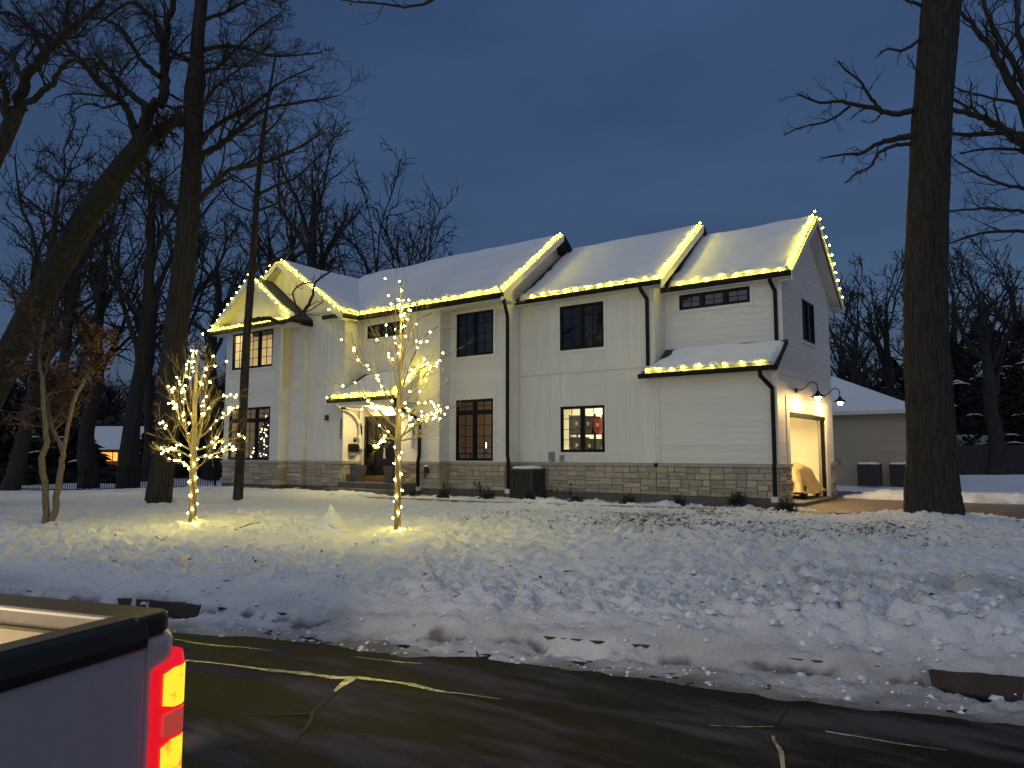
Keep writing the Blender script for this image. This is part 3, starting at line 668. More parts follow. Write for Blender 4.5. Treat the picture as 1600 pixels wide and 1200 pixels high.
# windows
def window(w, s0, s1, z0, z1, ncol, gx_, gz, transom, kind):
    fr = MB(); d0, d1 = -.07, .034; f = .055
    w.box(fr, s0, s1, z0, z0+f, d0, d1); w.box(fr, s0, s1, z1-f, z1, d0, d1); w.box(fr, s0, s0+f, z0+f, z1-f, d0, d1); w.box(fr, s1-f, s1, z0+f, z1-f, d0, d1)
    cw = (s1-s0)/ncol; mw = .055
    for i in range(1, ncol): w.box(fr, s0+cw*i-mw, s0+cw*i+mw, z0+f, z1-f, d0, d1-.003)
    if transom: w.box(fr, s0+f, s1-f, transom-.05, transom+.05, d0, d1-.006)
    o = obj('window', fr, M['blackwood'], house)
    gr = MB()
    zr = [(z0+f, z1-f, gz)] if not transom else [(z0+f, transom-.05, gz), (transom+.05, z1-f, 2)]
    for i in range(ncol):
        a = s0+cw*i+(f if i == 0 else mw); b = s0+cw*(i+1)-(f if i == ncol-1 else mw)
        for (c, d, nz) in zr:
            pn = MB(); pn.add([w.P(a, c, -.012), w.P(b, c, -.012), w.P(b, d, -.012), w.P(a, d, -.012)], [(0, 1, 2, 3)]); obj('pane', pn, M['glass'], o)
            sf = .03
            for (p, q, r, t) in ((a, b, c, c+sf), (a, b, d-sf, d), (a, a+sf, c+sf, d-sf), (b-sf, b, c+sf, d-sf)): w.box(gr, p, q, r, t, -.03, .006)
            for j in range(1, gx_): xx = a+(b-a)*j/gx_; w.box(gr, xx-.0095, xx+.0095, c+sf, d-sf, -.02, .0)
            for j in range(1, nz): zz = c+(d-c)*j/nz; w.box(gr, a+sf, b-sf, zz-.0095, zz+.0095, -.018, -.002)
    obj('grille', gr, M['blackwood'], o)
    cs = MB(); c = .10
    w.box(cs, s0-c, s0-.001, z0-c, z1+c, -.02, .030); w.box(cs, s1+.001, s1+c, z0-c, z1+c, -.02, .030); w.box(cs, s0-.001, s1+.001, z1+.001, z1+c, -.02, .030); w.box(cs, s0-.001, s1+.001, max(z0-c, 1.517), z0-.001, -.02, .030)
    obj('casing', cs, M['white'], o)
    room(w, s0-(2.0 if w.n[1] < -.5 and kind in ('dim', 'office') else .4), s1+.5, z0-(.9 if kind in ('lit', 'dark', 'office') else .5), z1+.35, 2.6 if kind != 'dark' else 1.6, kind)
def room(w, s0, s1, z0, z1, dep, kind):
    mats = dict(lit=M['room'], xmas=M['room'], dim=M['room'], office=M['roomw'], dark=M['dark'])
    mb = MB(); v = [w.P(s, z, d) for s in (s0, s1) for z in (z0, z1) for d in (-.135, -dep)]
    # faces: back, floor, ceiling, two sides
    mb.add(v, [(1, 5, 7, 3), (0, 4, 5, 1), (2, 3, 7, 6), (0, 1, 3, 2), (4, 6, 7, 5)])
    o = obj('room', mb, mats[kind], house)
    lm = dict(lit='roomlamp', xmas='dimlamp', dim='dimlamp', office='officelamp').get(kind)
    if lm:
        lp = MB(); c = w.P((s0+s1)/2, z1-.02, -dep*.5); r = .22
        lp.lathe([(r, 0), (r, -.05), (r*.7, -.08)], (c[0], c[1], c[2]), 14); obj('ceiling_lamp', lp, M[lm], o)
for (k_, a, b, c, d, nc, g1, g2, tr, kd) in WIN: window(WALLS[k_], a, b, c, d, nc, g1, g2, tr, kd)
# front door with a side light
w = wD; a, b, c, d = DOOR[1:]
dm = MB(); w.box(dm, a, a+.06, c, d, -.1, .04); w.box(dm, b-.06, b, c, d, -.1, .04); w.box(dm, a+.06, b-.06, d-.07, d, -.1, .04); w.box(dm, a+.46, a+.54, c, d-.07, -.1, .04); w.box(dm, a+.06, a+.46, c, c+.25, -.1, .02)
dfr = obj('front_door', dm, M['door'], house)
pn = MB(); pn.add([w.P(a+.06, c+.25, -.03), w.P(a+.46, c+.25, -.03), w.P(a+.46, d-.07, -.03), w.P(a+.06, d-.07, -.03)], [(0, 1, 2, 3)]); obj('pane', pn, M['glass'], dfr)
lf = MB(); x0, x1 = a+.55, b-.065; w.box(lf, x0, x1, c+.01, d-.08, -.07, -.02)
for (p, q, r, t) in ((x0+.12, x1-.12, c+.12, c+.42), (x0+.12, x1-.12, c+.50, c+.78)):
    w.box(lf, p, q, r, r+.03, -.02, -.004); w.box(lf, p, q, t-.03, t, -.02, -.004); w.box(lf, p, p+.03, r+.03, t-.03, -.02, -.004); w.box(lf, q-.03, q, r+.03, t-.03, -.02, -.004)
leaf_ = obj('leaf', lf, M['door'], dfr)
pn = MB(); w.box(pn, x0+.15, x1-.15, c+.95, d-.28, -.02, -.012); obj('door_glass', pn, mat('door_glass', (.02, .018, .014), .08, spec=.8), leaf_) if False else obj('pane', pn, mat('dark_door_glass', (.02, .018, .014), .08, spec=.8), dfr)
hd = MB(); hd.tube([w.P(x1-.07, c+.85, .0), w.P(x1-.07, c+.85, .04), w.P(x1-.07, c+1.2, .04), w.P(x1-.07, c+1.2, .0)], .012, 6); obj('handle', hd, M['chrome'], dfr)
th = MB(); w.box(th, a-.05, b+.05, .802, .998, -.1, .30); obj('threshold', th, mat('wood_threshold', (.16, .09, .045), .6, .25, 10), house)
ct = MB(); w.box(ct, a-.12, a-.002, 1.0, d+.12, -.02, .035); w.box(ct, b+.002, b+.12, 1.0, d+.12, -.02, .035); w.box(ct, a-.002, b+.002, d+.002, d+.12, -.02, .035); obj('door_casing', ct, M['white'], house)
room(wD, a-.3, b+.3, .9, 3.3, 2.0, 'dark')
wr = thing('door_wreath', wD.P((x0+x1)/2, 2.25, .05), 'green wreath with a pale ribbon hanging on the black front door', 'wreath')
mb = MB(); cx = (x0+x1)/2; rw = random.Random(3)
for i in range(260):
    t = rw.uniform(0, 2*pi); r = .24+rw.gauss(0, .035); p = np.array(w.P(cx+r*cos(t), 2.25+r*sin(t), .05+rw.uniform(0, .05)))
    e = np.array([rw.gauss(0, .05), rw.gauss(0, .03), rw.gauss(0, .05)]); f_ = np.array([rw.gauss(0, .02), rw.gauss(0, .02), rw.gauss(0, .02)]); mb.add([p, p+e, p+e*.5+f_], [(0, 1, 2)])
obj('foliage', mb, M['gold'], wr)
mb = MB(); 
for sx in (-.04, .03): mb.hexa([w.P(cx+sx-.03, 1.62, .07), w.P(cx+sx+.03, 1.60, .07), w.P(cx+sx+.03, 1.60, .06), w.P(cx+sx-.03, 1.62, .06), w.P(cx-.01, 2.02, .09), w.P(cx+.03, 2.02, .09), w.P(cx+.03, 2.02, .08), w.P(cx-.01, 2.02, .08)])
obj('ribbon', mb, mat('pale_ribbon', (.6, .5, .38), .6), wr)
# steps, canopy, brackets
st = MB(); st.box(-20.45, -17.45, 17.22, 18.19, .25, .80); obj('porch_slab', st, M['concrete'], house)
st = MB(); st.box(-20.75, -17.25, 16.78, 17.218, .25, .60); obj('step', st, M['concrete'], house)
def slab(name, q, thick, m, parent):
    q = [np.array(p, float) for p in q]; n = np.cross(q[1]-q[0], q[3]-q[0]); n /= np.linalg.norm(n)
    mb = MB(); mb.hexa([p-n*thick for p in q]+q); return obj(name, mb, m, parent), n
def snow_cover(parent, q, h=.10, lump=.10, inset=(.03, .03, .02, .02), res=.09, seed=0, edge_lump=.45, jag=(.05, .05, .09, .04)):
    """q: eave left, eave right, ridge right, ridge left; inset/jag: left, right, eave, ridge"""
    q = [np.array(p, float) for p in q]; n = np.cross(q[1]-q[0], q[3]-q[0]); n /= np.linalg.norm(n)
    Lu = np.linalg.norm(q[1]-q[0]); Lv = np.linalg.norm(q[3]-q[0]); nu, nv = max(6, int(Lu/res)), max(5, int(Lv/res))
    u = np.linspace(0, 1, nu); v = np.linspace(0, 1, nv)**1.25
    Uu, Vv = np.meshgrid(u, v); um, vm = Uu*Lu, Vv*Lv
    l = (inset[0]+jag[0]*vn(vm*3.1, vm*0, seed+1))/Lu; r = (inset[1]+jag[1]*vn(vm*3.1, vm*0, seed+2))/Lu
    e = (inset[2]+jag[2]*fbm(um*3.5, um*0, seed+3, 3))/Lv; t = (inset[3]+jag[3]*vn(um*1.5, um*0, seed+4))/Lv
    U2 = l+Uu*(1-l-r); V2 = e+Vv*(1-e-t)
    um, vm = U2*Lu, V2*Lv
    ed = np.minimum(np.minimum(Uu*Lu, (1-Uu)*Lu), np.minimum(Vv*Lv, (1-Vv)*Lv))
    el = np.exp(-(vm/edge_lump)**2)
    hh = h*(.45+1.1*fbm(um*.7, vm*.7, seed+5, 3))+el*lump*(2.4*np.abs(fbm(um*3.2, vm*3.2, seed+6, 4)-.5)*2+.5*(fbm(um*9, vm*9, seed+7, 2)-.3))
    hh = hh*np.sqrt(np.clip(ed/.07, 0, 1))-.012*(ed <= 1e-9)
    P = ((1-U2)*(1-V2))[..., None]*q[0]+(U2*(1-V2))[..., None]*q[1]+(U2*V2)[..., None]*q[2]+((1-U2)*V2)[..., None]*q[3]+hh[..., None]*n
    ii, jj = np.arange(nu-1), np.arange(nv-1); b = (jj[:, None]*nu+ii[None, :]).ravel()
    me = mesh_np('snow_cover', P.reshape(-1, 3), np.stack([b, b+1, b+nu+1, b+nu], -1)); return tag(obj('snow_cover', me, M['snow'], parent), kind='stuff')
def gutter(pts, parent=house):
    """box gutter along a path whose outer lip is the path; pts: (x,y,ztop)"""
    mb = MB()
    for p, q in zip(pts[:-1], pts[1:]):
        p, q = np.array(p, float), np.array(q, float); t = q-p; t /= np.linalg.norm(t); n = np.array([t[1], -t[0], 0])
        z = np.array([0, 0, 1.]); e = t*.0
        mb.hexa([p-n*.02-z*.13, q-n*.02-z*.13, q-n*.12-z*.13, p-n*.12-z*.13, p, q, q-n*.12, p-n*.12])
    return obj('gutter', mb, M['black'], parent)
def board(p, q, zt, zb, thick, m, name='fascia'):
    """sloped board below the line p-q (rake)"""
    p, q = np.array(p, float), np.array(q, float); t = q-p; n = np.cross(t, (0, 0, 1.)); n /= np.linalg.norm(n); z = np.array([0, 0, 1.])
    mb = MB(); mb.hexa([p-z*zb, q-z*zb, q-z*zb-n*thick, p-z*zb-n*thick, p-z*zt, q-z*zt, q-z*zt-n*thick, p-z*zt-n*thick]); return obj(name, mb, m, house)
def flat(x0, x1, y0, y1, z, m=None, name='soffit', t=.03): return obj(name, MB().box(x0, x1, y0, y1, z, z+t), m or M['soffit'], house)

# left main roof
ZR = 9.52; YRD = 21.5
q = [(-27.4, 17.93, 6.76), (-13.75, 17.93, 6.76), (-13.75, YRD, ZR), (-27.4, YRD, ZR)]
r1, _ = slab('roof', q, .16, M['shingle'], house); snow_cover(r1, [(-24, 17.93, 6.76), q[1], q[2], (-24, YRD, ZR)], seed=100, h=.11, inset=(.0, .02, .0, .03))
q2 = [(-13.75, 25.2, 6.66), (-27.4, 25.2, 6.66), (-27.4, YRD, ZR), (-13.75, YRD, ZR)]; r1b, _ = slab('roof', q2, .16, M['shingle'], house); snow_cover(r1b, q2, seed=140, lump=.02, res=.25)
flat(-20.3, -13.8, 17.97, 18.74, 6.60); gutter([(-21.39, 17.08, 6.78), (-20.27, 17.08, 6.78)]); gutter([(-20.27, 17.08, 6.78), (-20.27, 17.86, 6.78)])
gutter([(-20.27, 17.86, 6.79), (-13.72, 17.86, 6.79)])
# right end of the left roof: gable strip standing above the middle roof
ge = MB(); ge.prism([(XE1, 18.3, 6.45), (XE1, 24.8, 6.45), (XE1, YRD, 9.20)], (-.12, 0, 0)); obj('gable_wall', ge, M['white'], house)
wEg = Wall((XE1, 17.9), (XE1, 25.2)); boards(wEg, siding, .3, 7.0, 6.45, 9.1, (), .19, clip=lambda z: (max(.3, (z-6.62)/.773+.2), 7.0-(z-6.62)/.773))
board((-13.76, 17.88, 6.76), (-13.76, YRD, ZR), .0, .25, -.035, M['white'], 'rake_board'); board((-13.76, YRD, ZR), (-13.76, 25.2, 6.66), .0, .25, -.035, M['black'], 'rake_board')
sf = MB(); sf.hexa([(-14.2, 17.95, 6.52), (-13.80, 17.95, 6.52), (-13.80, YRD, 9.26), (-14.2, YRD, 9.26), (-14.2, 17.95, 6.55), (-13.80, 17.95, 6.55), (-13.80, YRD, 9.29), (-14.2, YRD, 9.29)]); obj('soffit', sf, M['soffit'], house)
# big gable (left)
GA = (-24.14, 9.30); GS = .655
def gz(x): return GA[1]-GS*abs(x-GA[0])
xr = -20.25
q = [(xr, 17.08, gz(xr)), (xr, 21.6, gz(xr)), (GA[0], 21.6, GA[1]), (GA[0], 17.08, GA[1])]
r2, _ = slab('roof', q, .16, M['shingle'], house); snow_cover(r2, q, seed=200, inset=(.02, .0, .0, .02), h=.10)
xl = -27.9; q = [(xl, 21.6, gz(xl)), (xl, 17.08, gz(xl)), (GA[0], 17.08, GA[1]), (GA[0], 21.6, GA[1])]
r3, _ = slab('roof', q, .16, M['shingle'], house); snow_cover(r3, q, seed=230, inset=(.0, .02, .0, .02), h=.10)
ge = MB(); ge.prism([(-27.5, YC+.001, gz(-27.5)-.18), (-20.40, YC+.001, gz(-20.4)-.18), (GA[0], YC+.001, GA[1]-.18)], (0, .12, 0)); obj('gable_wall', ge, M['white'], house)
wCg = Wall((-27.6, YC), (-20.3, YC)); panels(wCg, siding, .6, 7.1, 6.9, 9.3, (), .40, clip=lambda s: gz(-27.6+s)-.22)
board((GA[0], 17.09, GA[1]), (xr, 17.09, gz(xr)), .0, .25, -.035, M['white'], 'rake_board'); board((xl, 17.09, gz(xl)), (GA[0], 17.09, GA[1]), .0, .25, -.035, M['white'], 'rake_board')
for x0_, x1_ in ((GA[0], xr), (xl, GA[0])):
    sf = MB(); za, zb_ = gz(x0_)-.235, gz(x1_)-.235; sf.hexa([(x0_, 17.13, za), (x1_, 17.13, zb_), (x1_, YC, zb_), (x0_, YC, za), (x0_, 17.13, za+.02), (x1_, 17.13, zb_+.02), (x1_, YC, zb_+.02), (x0_, YC, za+.02)]); obj('soffit', sf, M['soffit'], house)
flat(-21.3, -20.32, 17.12, 17.9, 6.58)
# small gable (far left, in front)
SA = (-24.90, 8.62); SS = .715
def sz(x): return SA[1]-SS*abs(x-SA[0])
xr2, xl2, yf = -22.28, -27.48, 16.38
q = [(xr2, yf, sz(xr2)), (xr2, 17.60, sz(xr2)), (SA[0], 17.60, SA[1]), (SA[0], yf, SA[1])]; r4, _ = slab('roof', q, .14, M['shingle'], house)
snow_cover(r4, [(xr2, yf, sz(xr2)), (xr2, yf+.34, sz(xr2)), (SA[0], yf+.34, SA[1]), (SA[0], yf, SA[1])], seed=260, h=.07, lump=.03, inset=(0, .06, .0, .0))
q = [(xl2, 19.5, sz(xl2)), (xl2, yf, sz(xl2)), (SA[0], yf, SA[1]), (SA[0], 19.5, SA[1])]; r5, _ = slab('roof', q, .14, M['shingle'], house); snow_cover(r5, q, seed=280, inset=(0, .02, 0, .02), h=.10)
ge = MB(); ge.prism([(-27.1, YA+.001, sz(-27.1)-.15), (-22.6, YA+.001, sz(-22.6)-.15), (SA[0], YA+.001, SA[1]-.15)], (0, .12, 0)); obj('gable_wall', ge, M['white'], house)
wAg = Wall((-27.2, YA), (-22.4, YA)); panels(wAg, siding, .5, 4.5, 6.86, 8.6, (), .36, clip=lambda s: sz(-27.2+s)-.2)
ge = MB(); ge.box(-27.1, -22.55, YA+.001, YA+.12, 6.5, 6.9); obj('gable_wall', ge, M['white'], house)
board((SA[0], yf+.01, SA[1]), (xr2, yf+.01, sz(xr2)), 0, .24, -.035, M['white'], 'rake_board'); board((xl2, yf+.01, sz(xl2)), (SA[0], yf+.01, SA[1]), 0, .24, -.035, M['white'], 'rake_board')
for x0_, x1_ in ((SA[0], xr2), (xl2, SA[0])):
    sf = MB(); za, zb_ = sz(x0_)-.215, sz(x1_)-.215; sf.hexa([(x0_, yf+.05, za), (x1_, yf+.05, zb_), (x1_, YA, zb_), (x0_, YA, za), (x0_, yf+.05, za+.02), (x1_, yf+.05, zb_+.02), (x1_, YA, zb_+.02), (x0_, YA, za+.02)]); obj('soffit', sf, M['soffit'], house)
q = [(-27.45, 16.30, 6.66), (-22.30, 16.30, 6.66), (-22.30, 16.82, 6.92), (-27.45, 16.82, 6.92)]; r6, _ = slab('roof', q, .08, M['shingle'], house); snow_cover(r6, q, seed=300, h=.05, lump=.05, inset=(.02, .15, .0, .22), res=.06)
gutter([(-27.48, 16.26, 6.66), (-22.28, 16.26, 6.66)]); gutter([(-22.28, 16.26, 6.66), (-22.28, 17.42, 6.66)])
flat(-27.4, -22.34, 16.32, YA-.002, 6.53); flat(-23.38, -22.34, YA, YB-.002, 6.53)
# middle roof
q = [(-13.75, 19.17, 6.74), (-8.95, 19.17, 6.74), (-8.95, 22.38, 9.18), (-13.75, 22.38, 9.18)]
q[0] = (-14.3, 19.17, 6.74); q[3] = (-14.3, 22.38, 9.18)
r7, _ = slab('roof', q, .15, M['shingle'], house); snow_cover(r7, [(-14.12, 19.17, 6.74), q[1], q[2], (-14.12, 22.38, 9.18)], seed=320, inset=(.05, .02, 0, .03), jag=(.15, .04, .04, .03))
q2 = [(-8.95, 25.6, 6.74), (-14.3, 25.6, 6.74), q[3], q[2]]; r8, _ = slab('roof', q2, .15, M['shingle'], house); snow_cover(r8, q2, seed=340, lump=.02, res=.25)
gutter([(-13.72, 19.10, 6.76), (-8.95, 19.10, 6.76)]); flat(-14.2, -9.0, 19.18, YM-.002, 6.60)
board((-8.96, 19.12, 6.74), (-8.96, 22.38, 9.18), 0, .25, -.035, M['white'], 'rake_board'); board((-8.96, 22.38, 9.18), (-8.96, 25.6, 6.74), 0, .25, -.035, M['black'], 'rake_board')
for (ya, za, yb, zb_) in ((19.2, 6.51, 22.38, 8.93), (25.55, 6.51, 22.38, 8.93)):
    sf = MB(); sf.hexa([(-9.355, ya, za), (-9.0, ya, za), (-9.0, yb, zb_), (-9.355, yb, zb_), (-9.355, ya, za+.02), (-9.0, ya, za+.02), (-9.0, yb, zb_+.02), (-9.355, yb, zb_+.02)]); obj('soffit', sf, M['soffit'], house)
ge = MB(); ge.prism([(-9.36, 19.52, 6.4), (-9.36, 25.3, 6.4), (-9.36, 22.38, 8.95)], (-.12, 0, 0)); obj('gable_wall', ge, M['white'], house)
# garage roof
q = [(-9.36, 19.92, 6.65), (-5.55, 19.92, 6.65), (-5.55, 22.85, 8.93), (-9.36, 22.85, 8.93)]
r9, _ = slab('roof', q, .15, M['shingle'], house); snow_cover(r9, q, seed=360, inset=(.16, .02, 0, .03), jag=(.12, .04, .05, .03), lump=.08)
q2 = [(-5.55, 25.78, 6.65), (-9.36, 25.78, 6.65), q[3], q[2]]; r10, _ = slab('roof', q2, .15, M['shingle'], house); snow_cover(r10, q2, seed=380, lump=.02, res=.2)
gutter([(-9.0, 19.85, 6.67), (-5.55, 19.85, 6.67)]); gutter([(-5.55, 25.85, 6.67), (-9.3, 25.85, 6.67)])
flat(-9.3, -5.6, 19.93, YG-.002, 6.50); flat(-9.3, -5.6, YR+.002, 25.75, 6.50)
board((-5.56, 19.9, 6.65), (-5.56, 22.85, 8.93), 0, .24, -.035, M['white'], 'rake_board'); board((-5.56, 22.85, 8.93), (-5.56, 25.8, 6.65), 0, .24, -.035, M['white'], 'rake_board')
for (ya, za, yb, zb_) in ((19.95, 6.42, 22.85, 8.69), (25.75, 6.42, 22.85, 8.69)):
    sf = MB(); sf.hexa([(-5.915, ya, za), (-5.60, ya, za), (-5.60, yb, zb_), (-5.915, yb, zb_), (-5.915, ya, za+.02), (-5.60, ya, za+.02), (-5.60, yb, zb_+.02), (-5.915, yb, zb_+.02)]); obj('soffit', sf, M['soffit'], house)
# shed roof over the lower garage wall
q = [(-9.70, 19.17, 4.05), (-5.80, 19.17, 4.05), (-5.80, 20.19, 4.86), (-9.36, 20.19, 4.86)]
r11, _ = slab('roof', q, .10, M['shingle'], house); snow_cover(r11, [(-9.66, 19.17, 4.05), q[1], q[2], (-8.9, 20.19, 4.86)], seed=400, inset=(.0, .02, 0, .06), jag=(.25, .05, .05, .10), lump=.13, edge_lump=.5, res=.06)
gutter([(-9.72, 19.10, 4.07), (-5.80, 19.10, 4.07)]); flat(-9.36, -5.93, 19.16, YM-.002, 3.93)
ge = MB(); ge.prism([(XM1-.001, 19.52, 3.9), (XM1-.001, 20.22, 3.9), (XM1-.001, 20.22, 4.74), (XM1-.001, 19.52, 4.22)], (-.1, 0, 0)); obj('gable_wall', ge, M['white'], house)
board((-5.80, 19.14, 4.05), (-5.80, 20.19, 4.86), 0, .12, -.03, M['black'], 'rake_board')
# door canopy
q = [(-20.92, 17.07, 3.68), (-17.58, 17.07, 3.68), (-17.58, 18.21, 4.66), (-20.30, 18.21, 4.66)]
r12, _ = slab('roof', q, .08, M['shingle'], house); snow_cover(r12, [(-20.86, 17.07, 3.68), q[1], q[2], (-19.9, 18.21, 4.66)], seed=420, inset=(.02, .02, 0, .05), jag=(.10, .05, .05, .12), lump=.12, edge_lump=.4, res=.055)
gutter([(-20.92, 17.00, 3.70), (-17.56, 17.00, 3.70)])
ge = MB(); ge.prism([(-17.60, 17.10, 3.50), (-17.60, 18.22, 3.50), (-17.60, 18.22, 4.56), (-17.60, 17.10, 3.60)], (-.04, 0, 0)); obj('canopy_end', ge, M['white'], house)
flat(-20.46, -17.63, 17.06, 18.2, 3.42, M['white'], 'canopy_ceiling', .05); obj('canopy_beam', MB().box(-20.46, -17.64, 17.06, 17.2, 3.475, 3.58), M['white'], house)
board((-17.55, 17.04, 3.70), (-17.55, 18.21, 4.70), 0, .14, -.03, M['white'], 'rake_board')
def bracket(x):
    mb = MB(); pts = []
    for i in range(13):
        t = i/12*pi/2; pts.append((x, 18.16-1.0*(1-cos(t)), 2.45+.92*sin(t)))
    mb2 = []
    for p in pts: mb2.append(p)
    V = []; n = len(pts)
    for i, p in enumerate(pts):
        t = i/12*pi/2; dy, dz = cos(t)*.06, -sin(t)*.06*-1
        for sx in (-.05, .05): V += [(x+sx, p[1]-dy*.0-.05*cos(t), p[2]-.0+.05*0-.05*sin(t)), (x+sx, p[1]+.05*cos(t), p[2]+.05*sin(t))]
    F = []
    for i in range(n-1):
        a, b = 4*i, 4*(i+1); F += [(a, b, b+1, a+1), (a+2, a+3, b+3, b+2), (a, a+2, b+2, b), (a+1, b+1, b+3, a+3)]
    mb.add(V, F); mb.box(x-.05, x+.05, 18.06, 18.18, 1.95, 3.41); mb.box(x-.05, x+.05, 17.12, 18.05, 3.33, 3.415); mb.box(x-.07, x+.07, 18.03, 18.19, 2.30, 2.42); return obj('bracket', mb, M['white'], house)
bracket(-20.42 if False else -20.36); bracket(-17.75)
pl_ = MB().lathe([(.16, 0), (.16, -.03), (.12, -.07), (.05, -.09)], (-19.05, 17.6, 3.41), 18); obj('porch_light', pl_, M['porch'], house)
# downspouts
def downspout(pts, name='downspout', parent=house):
    mb = MB(); 
    for p, q_ in zip(pts[:-1], pts[1:]):
        p, q_ = np.array(p, float), np.array(q_, float); t = (q_-p)/np.linalg.norm(q_-p); a = np.array([1., 0, 0]); b = np.cross(t, a); b /= np.linalg.norm(b); a = np.cross(b, t)
        w_, d_ = .045, .045; e = t*.03
        mb.hexa([p-e-a*w_-b*d_, p-e+a*w_-b*d_, p-e+a*w_+b*d_, p-e-a*w_+b*d_, q_+e-a*w_-b*d_, q_+e+a*w_-b*d_, q_+e+a*w_+b*d_, q_+e-a*w_+b*d_])
    o = obj(name, mb, M['black'], parent); bevel(o, .012, 2)
    sp_ = MB()
    zs = [p[2] for p in pts]
    return o
ds1 = downspout([(-13.80, 18.05, 6.66), (-13.80, 18.10, 6.55), (-14.12, 18.64, 6.35), (-14.12, 18.70, 6.2), (-14.12, 18.70, 1.75), (-14.02, 18.62, 1.50), (-14.02, 18.62, .62)])
ds2 = downspout([(-9.62, 19.16, 6.64), (-9.62, 19.18, 6.56), (-9.55, 19.44, 6.30), (-9.55, 19.44, 4.36), (-9.40, 19.36, 4.2)])
ds3 = downspout([(-6.12, 19.92, 6.55), (-6.12, 19.93, 6.45), (-6.06, 20.14, 6.2), (-6.06, 20.14, 4.88)])
ds4 = downspout([(-6.22, 19.17, 3.95), (-6.22, 19.18, 3.82), (-6.00, 19.43, 3.5), (-6.00, 19.43, 1.55), (-6.00, 19.38, 1.40), (-6.00, 19.38, .66)])
ds5 = downspout([(-17.52, 17.06, 3.58), (-17.52, 17.10, 3.40), (-17.45, 18.08, 2.95), (-17.45, 18.16, 2.8), (-17.45, 18.16, 1.75), (-17.45, 18.10, 1.5), (-17.45, 18.10, .70)])
for (x, y) in ((-14.02, 18.62), (-6.00, 19.38), (-17.45, 18.10)):
    obj('drain_adapter', MB().box(x-.08, x+.08, y-.08, y+.08, .54, .68), M['pvc'], house); mb = MB(); mb.tube([(x, y, .2), (x, y, .538)], .075, 12); obj('drain_pipe', mb, M['pvcg'], house)
# garage: room, floor, door track
g0, g1 = YM+.15, YR-.15
gr_ = MB(); x0, x1 = -10.2, XM1-.135
gr_.add([(x0, g0, .30), (x1, g0, .30), (x1, g1, .30), (x0, g1, .30), (x0, g0, 3.35), (x1, g0, 3.35), (x1, g1, 3.35), (x0, g1, 3.35)], [(0, 1, 2, 3), (4, 7, 6, 5), (0, 4, 5, 1), (2, 6, 7, 3), (3, 7, 4, 0)])
gro = obj('garage_interior', gr_, mat('garage_paint', (.74, .68, .52), .7, .05, 1.5), house)
gf = MB(); gf.box(x0+.01, XM1+.25, 20.52, 24.28, .31, .47); obj('garage_floor', gf, M['concrete'], house)
lp = MB().box(-8.3, -7.9, 21.2, 23.6, 3.25, 3.31); obj('ceiling_lamp', lp, M['garagelamp'], gro)
tk = MB()
for yy in (20.56, 24.20): tk.box(-6.12, -6.06, yy, yy+.05, .48, 2.7); tk.tube([(-6.09, yy+.02, 2.68), (-6.15, yy+.02, 2.85), (-6.4, yy+.02, 2.95), (-8.2, yy+.02, 2.97)], .03, 6)
obj('door_track', tk, mat('galvanised', (.4, .4, .4), .4, metal=.8), gro)
jb = MB(); jb.box(-6.05, -5.935, 24.26, 24.31, .36, 2.9); jb.box(-6.05, -5.935, 20.5, 20.53, .36, 2.9); jb.box(-6.03, -5.90, 20.53, 24.26, 2.80, 2.895); obj('door_jamb', jb, M['black'], house)
wp = MB(); wp.box(-10.15, -9.0, 24.2, 25.0, .47, 3.3); obj('partition', wp, M['roomw'], gro)

# ------------------------------------------------------------------ string lights
bm_ = bpy.data.meshes.new('bulb')
import bmesh
b__ = bmesh.new(); bmesh.ops.create_icosphere(b__, subdivisions=1, radius=1); 
for f in b__.faces: f.smooth = True
b__.to_mesh(bm_); b__.free(); bm_.materials.append(M['bulb'])
BT = bm_.copy(); BT.materials.clear(); BT.materials.append(M['treebulb'])
def lights(pts, label, spacing=.38, jit=.03, r=.0265):
    pts = [np.array(p, float) for p in pts]; t = thing('string_lights', tuple(pts[0]), label, 'string lights', 'strings of warm bulbs on the house roofs')
    cab = []; pos = []; carry = spacing*.4
    for p, q in zip(pts[:-1], pts[1:]):
        Ls = np.linalg.norm(q-p); d = (q-p)/Ls; s = carry
        while s < Ls: pos.append(p+d*s); s += spacing*random.uniform(.93, 1.07)
        carry = s-Ls
        kk = max(2, int(Ls/.12)); cab += [p+d*Ls*i/kk+np.array([random.gauss(0, .008), random.gauss(0, .008), random.gauss(0, .008)]) for i in range(kk)]
    cab.append(pts[-1]); mb = MB(); mb.tube(cab, .007, 4); obj('cable', mb, M['cable'], t)
    for p in pos:
        o = piece('bulb', bm_, t, tuple(p+np.array([random.gauss(0, jit*.5), random.gauss(0, jit*.5), random.gauss(0, jit*.5)+.01])), (r, r, r*1.15))
        o.rotation_euler = (random.random()*3, random.random()*3, 0)
o_ = .02
lights([(xl2+.05, yf-o_, sz(xl2)+.06), (SA[0], yf-o_, SA[1]+.09)], 'warm bulbs climbing the left rake of the small front gable', .33)
lights([(SA[0]+.15, yf-o_, SA[1]-.02), (xr2-.05, yf-o_, sz(xr2)+.06)], 'warm bulbs down the right rake of the small front gable behind the slim trunk', .33)
lights([(xl2, 16.22, 6.71), (xr2, 16.22, 6.71)], 'warm bulbs along the low pent roof under the small front gable', .36)
lights([(-25.7, 17.08-o_, gz(-25.7)+.07), (GA[0], 17.08-o_, GA[1]+.10)], 'short run of warm bulbs on the left side of the tall gable peak', .30)
lights([(GA[0]+.1, 17.08-o_, GA[1]+.03), (xr, 17.08-o_, gz(xr)+.06)], 'warm bulbs down the right rake of the tall gable on the left', .32)
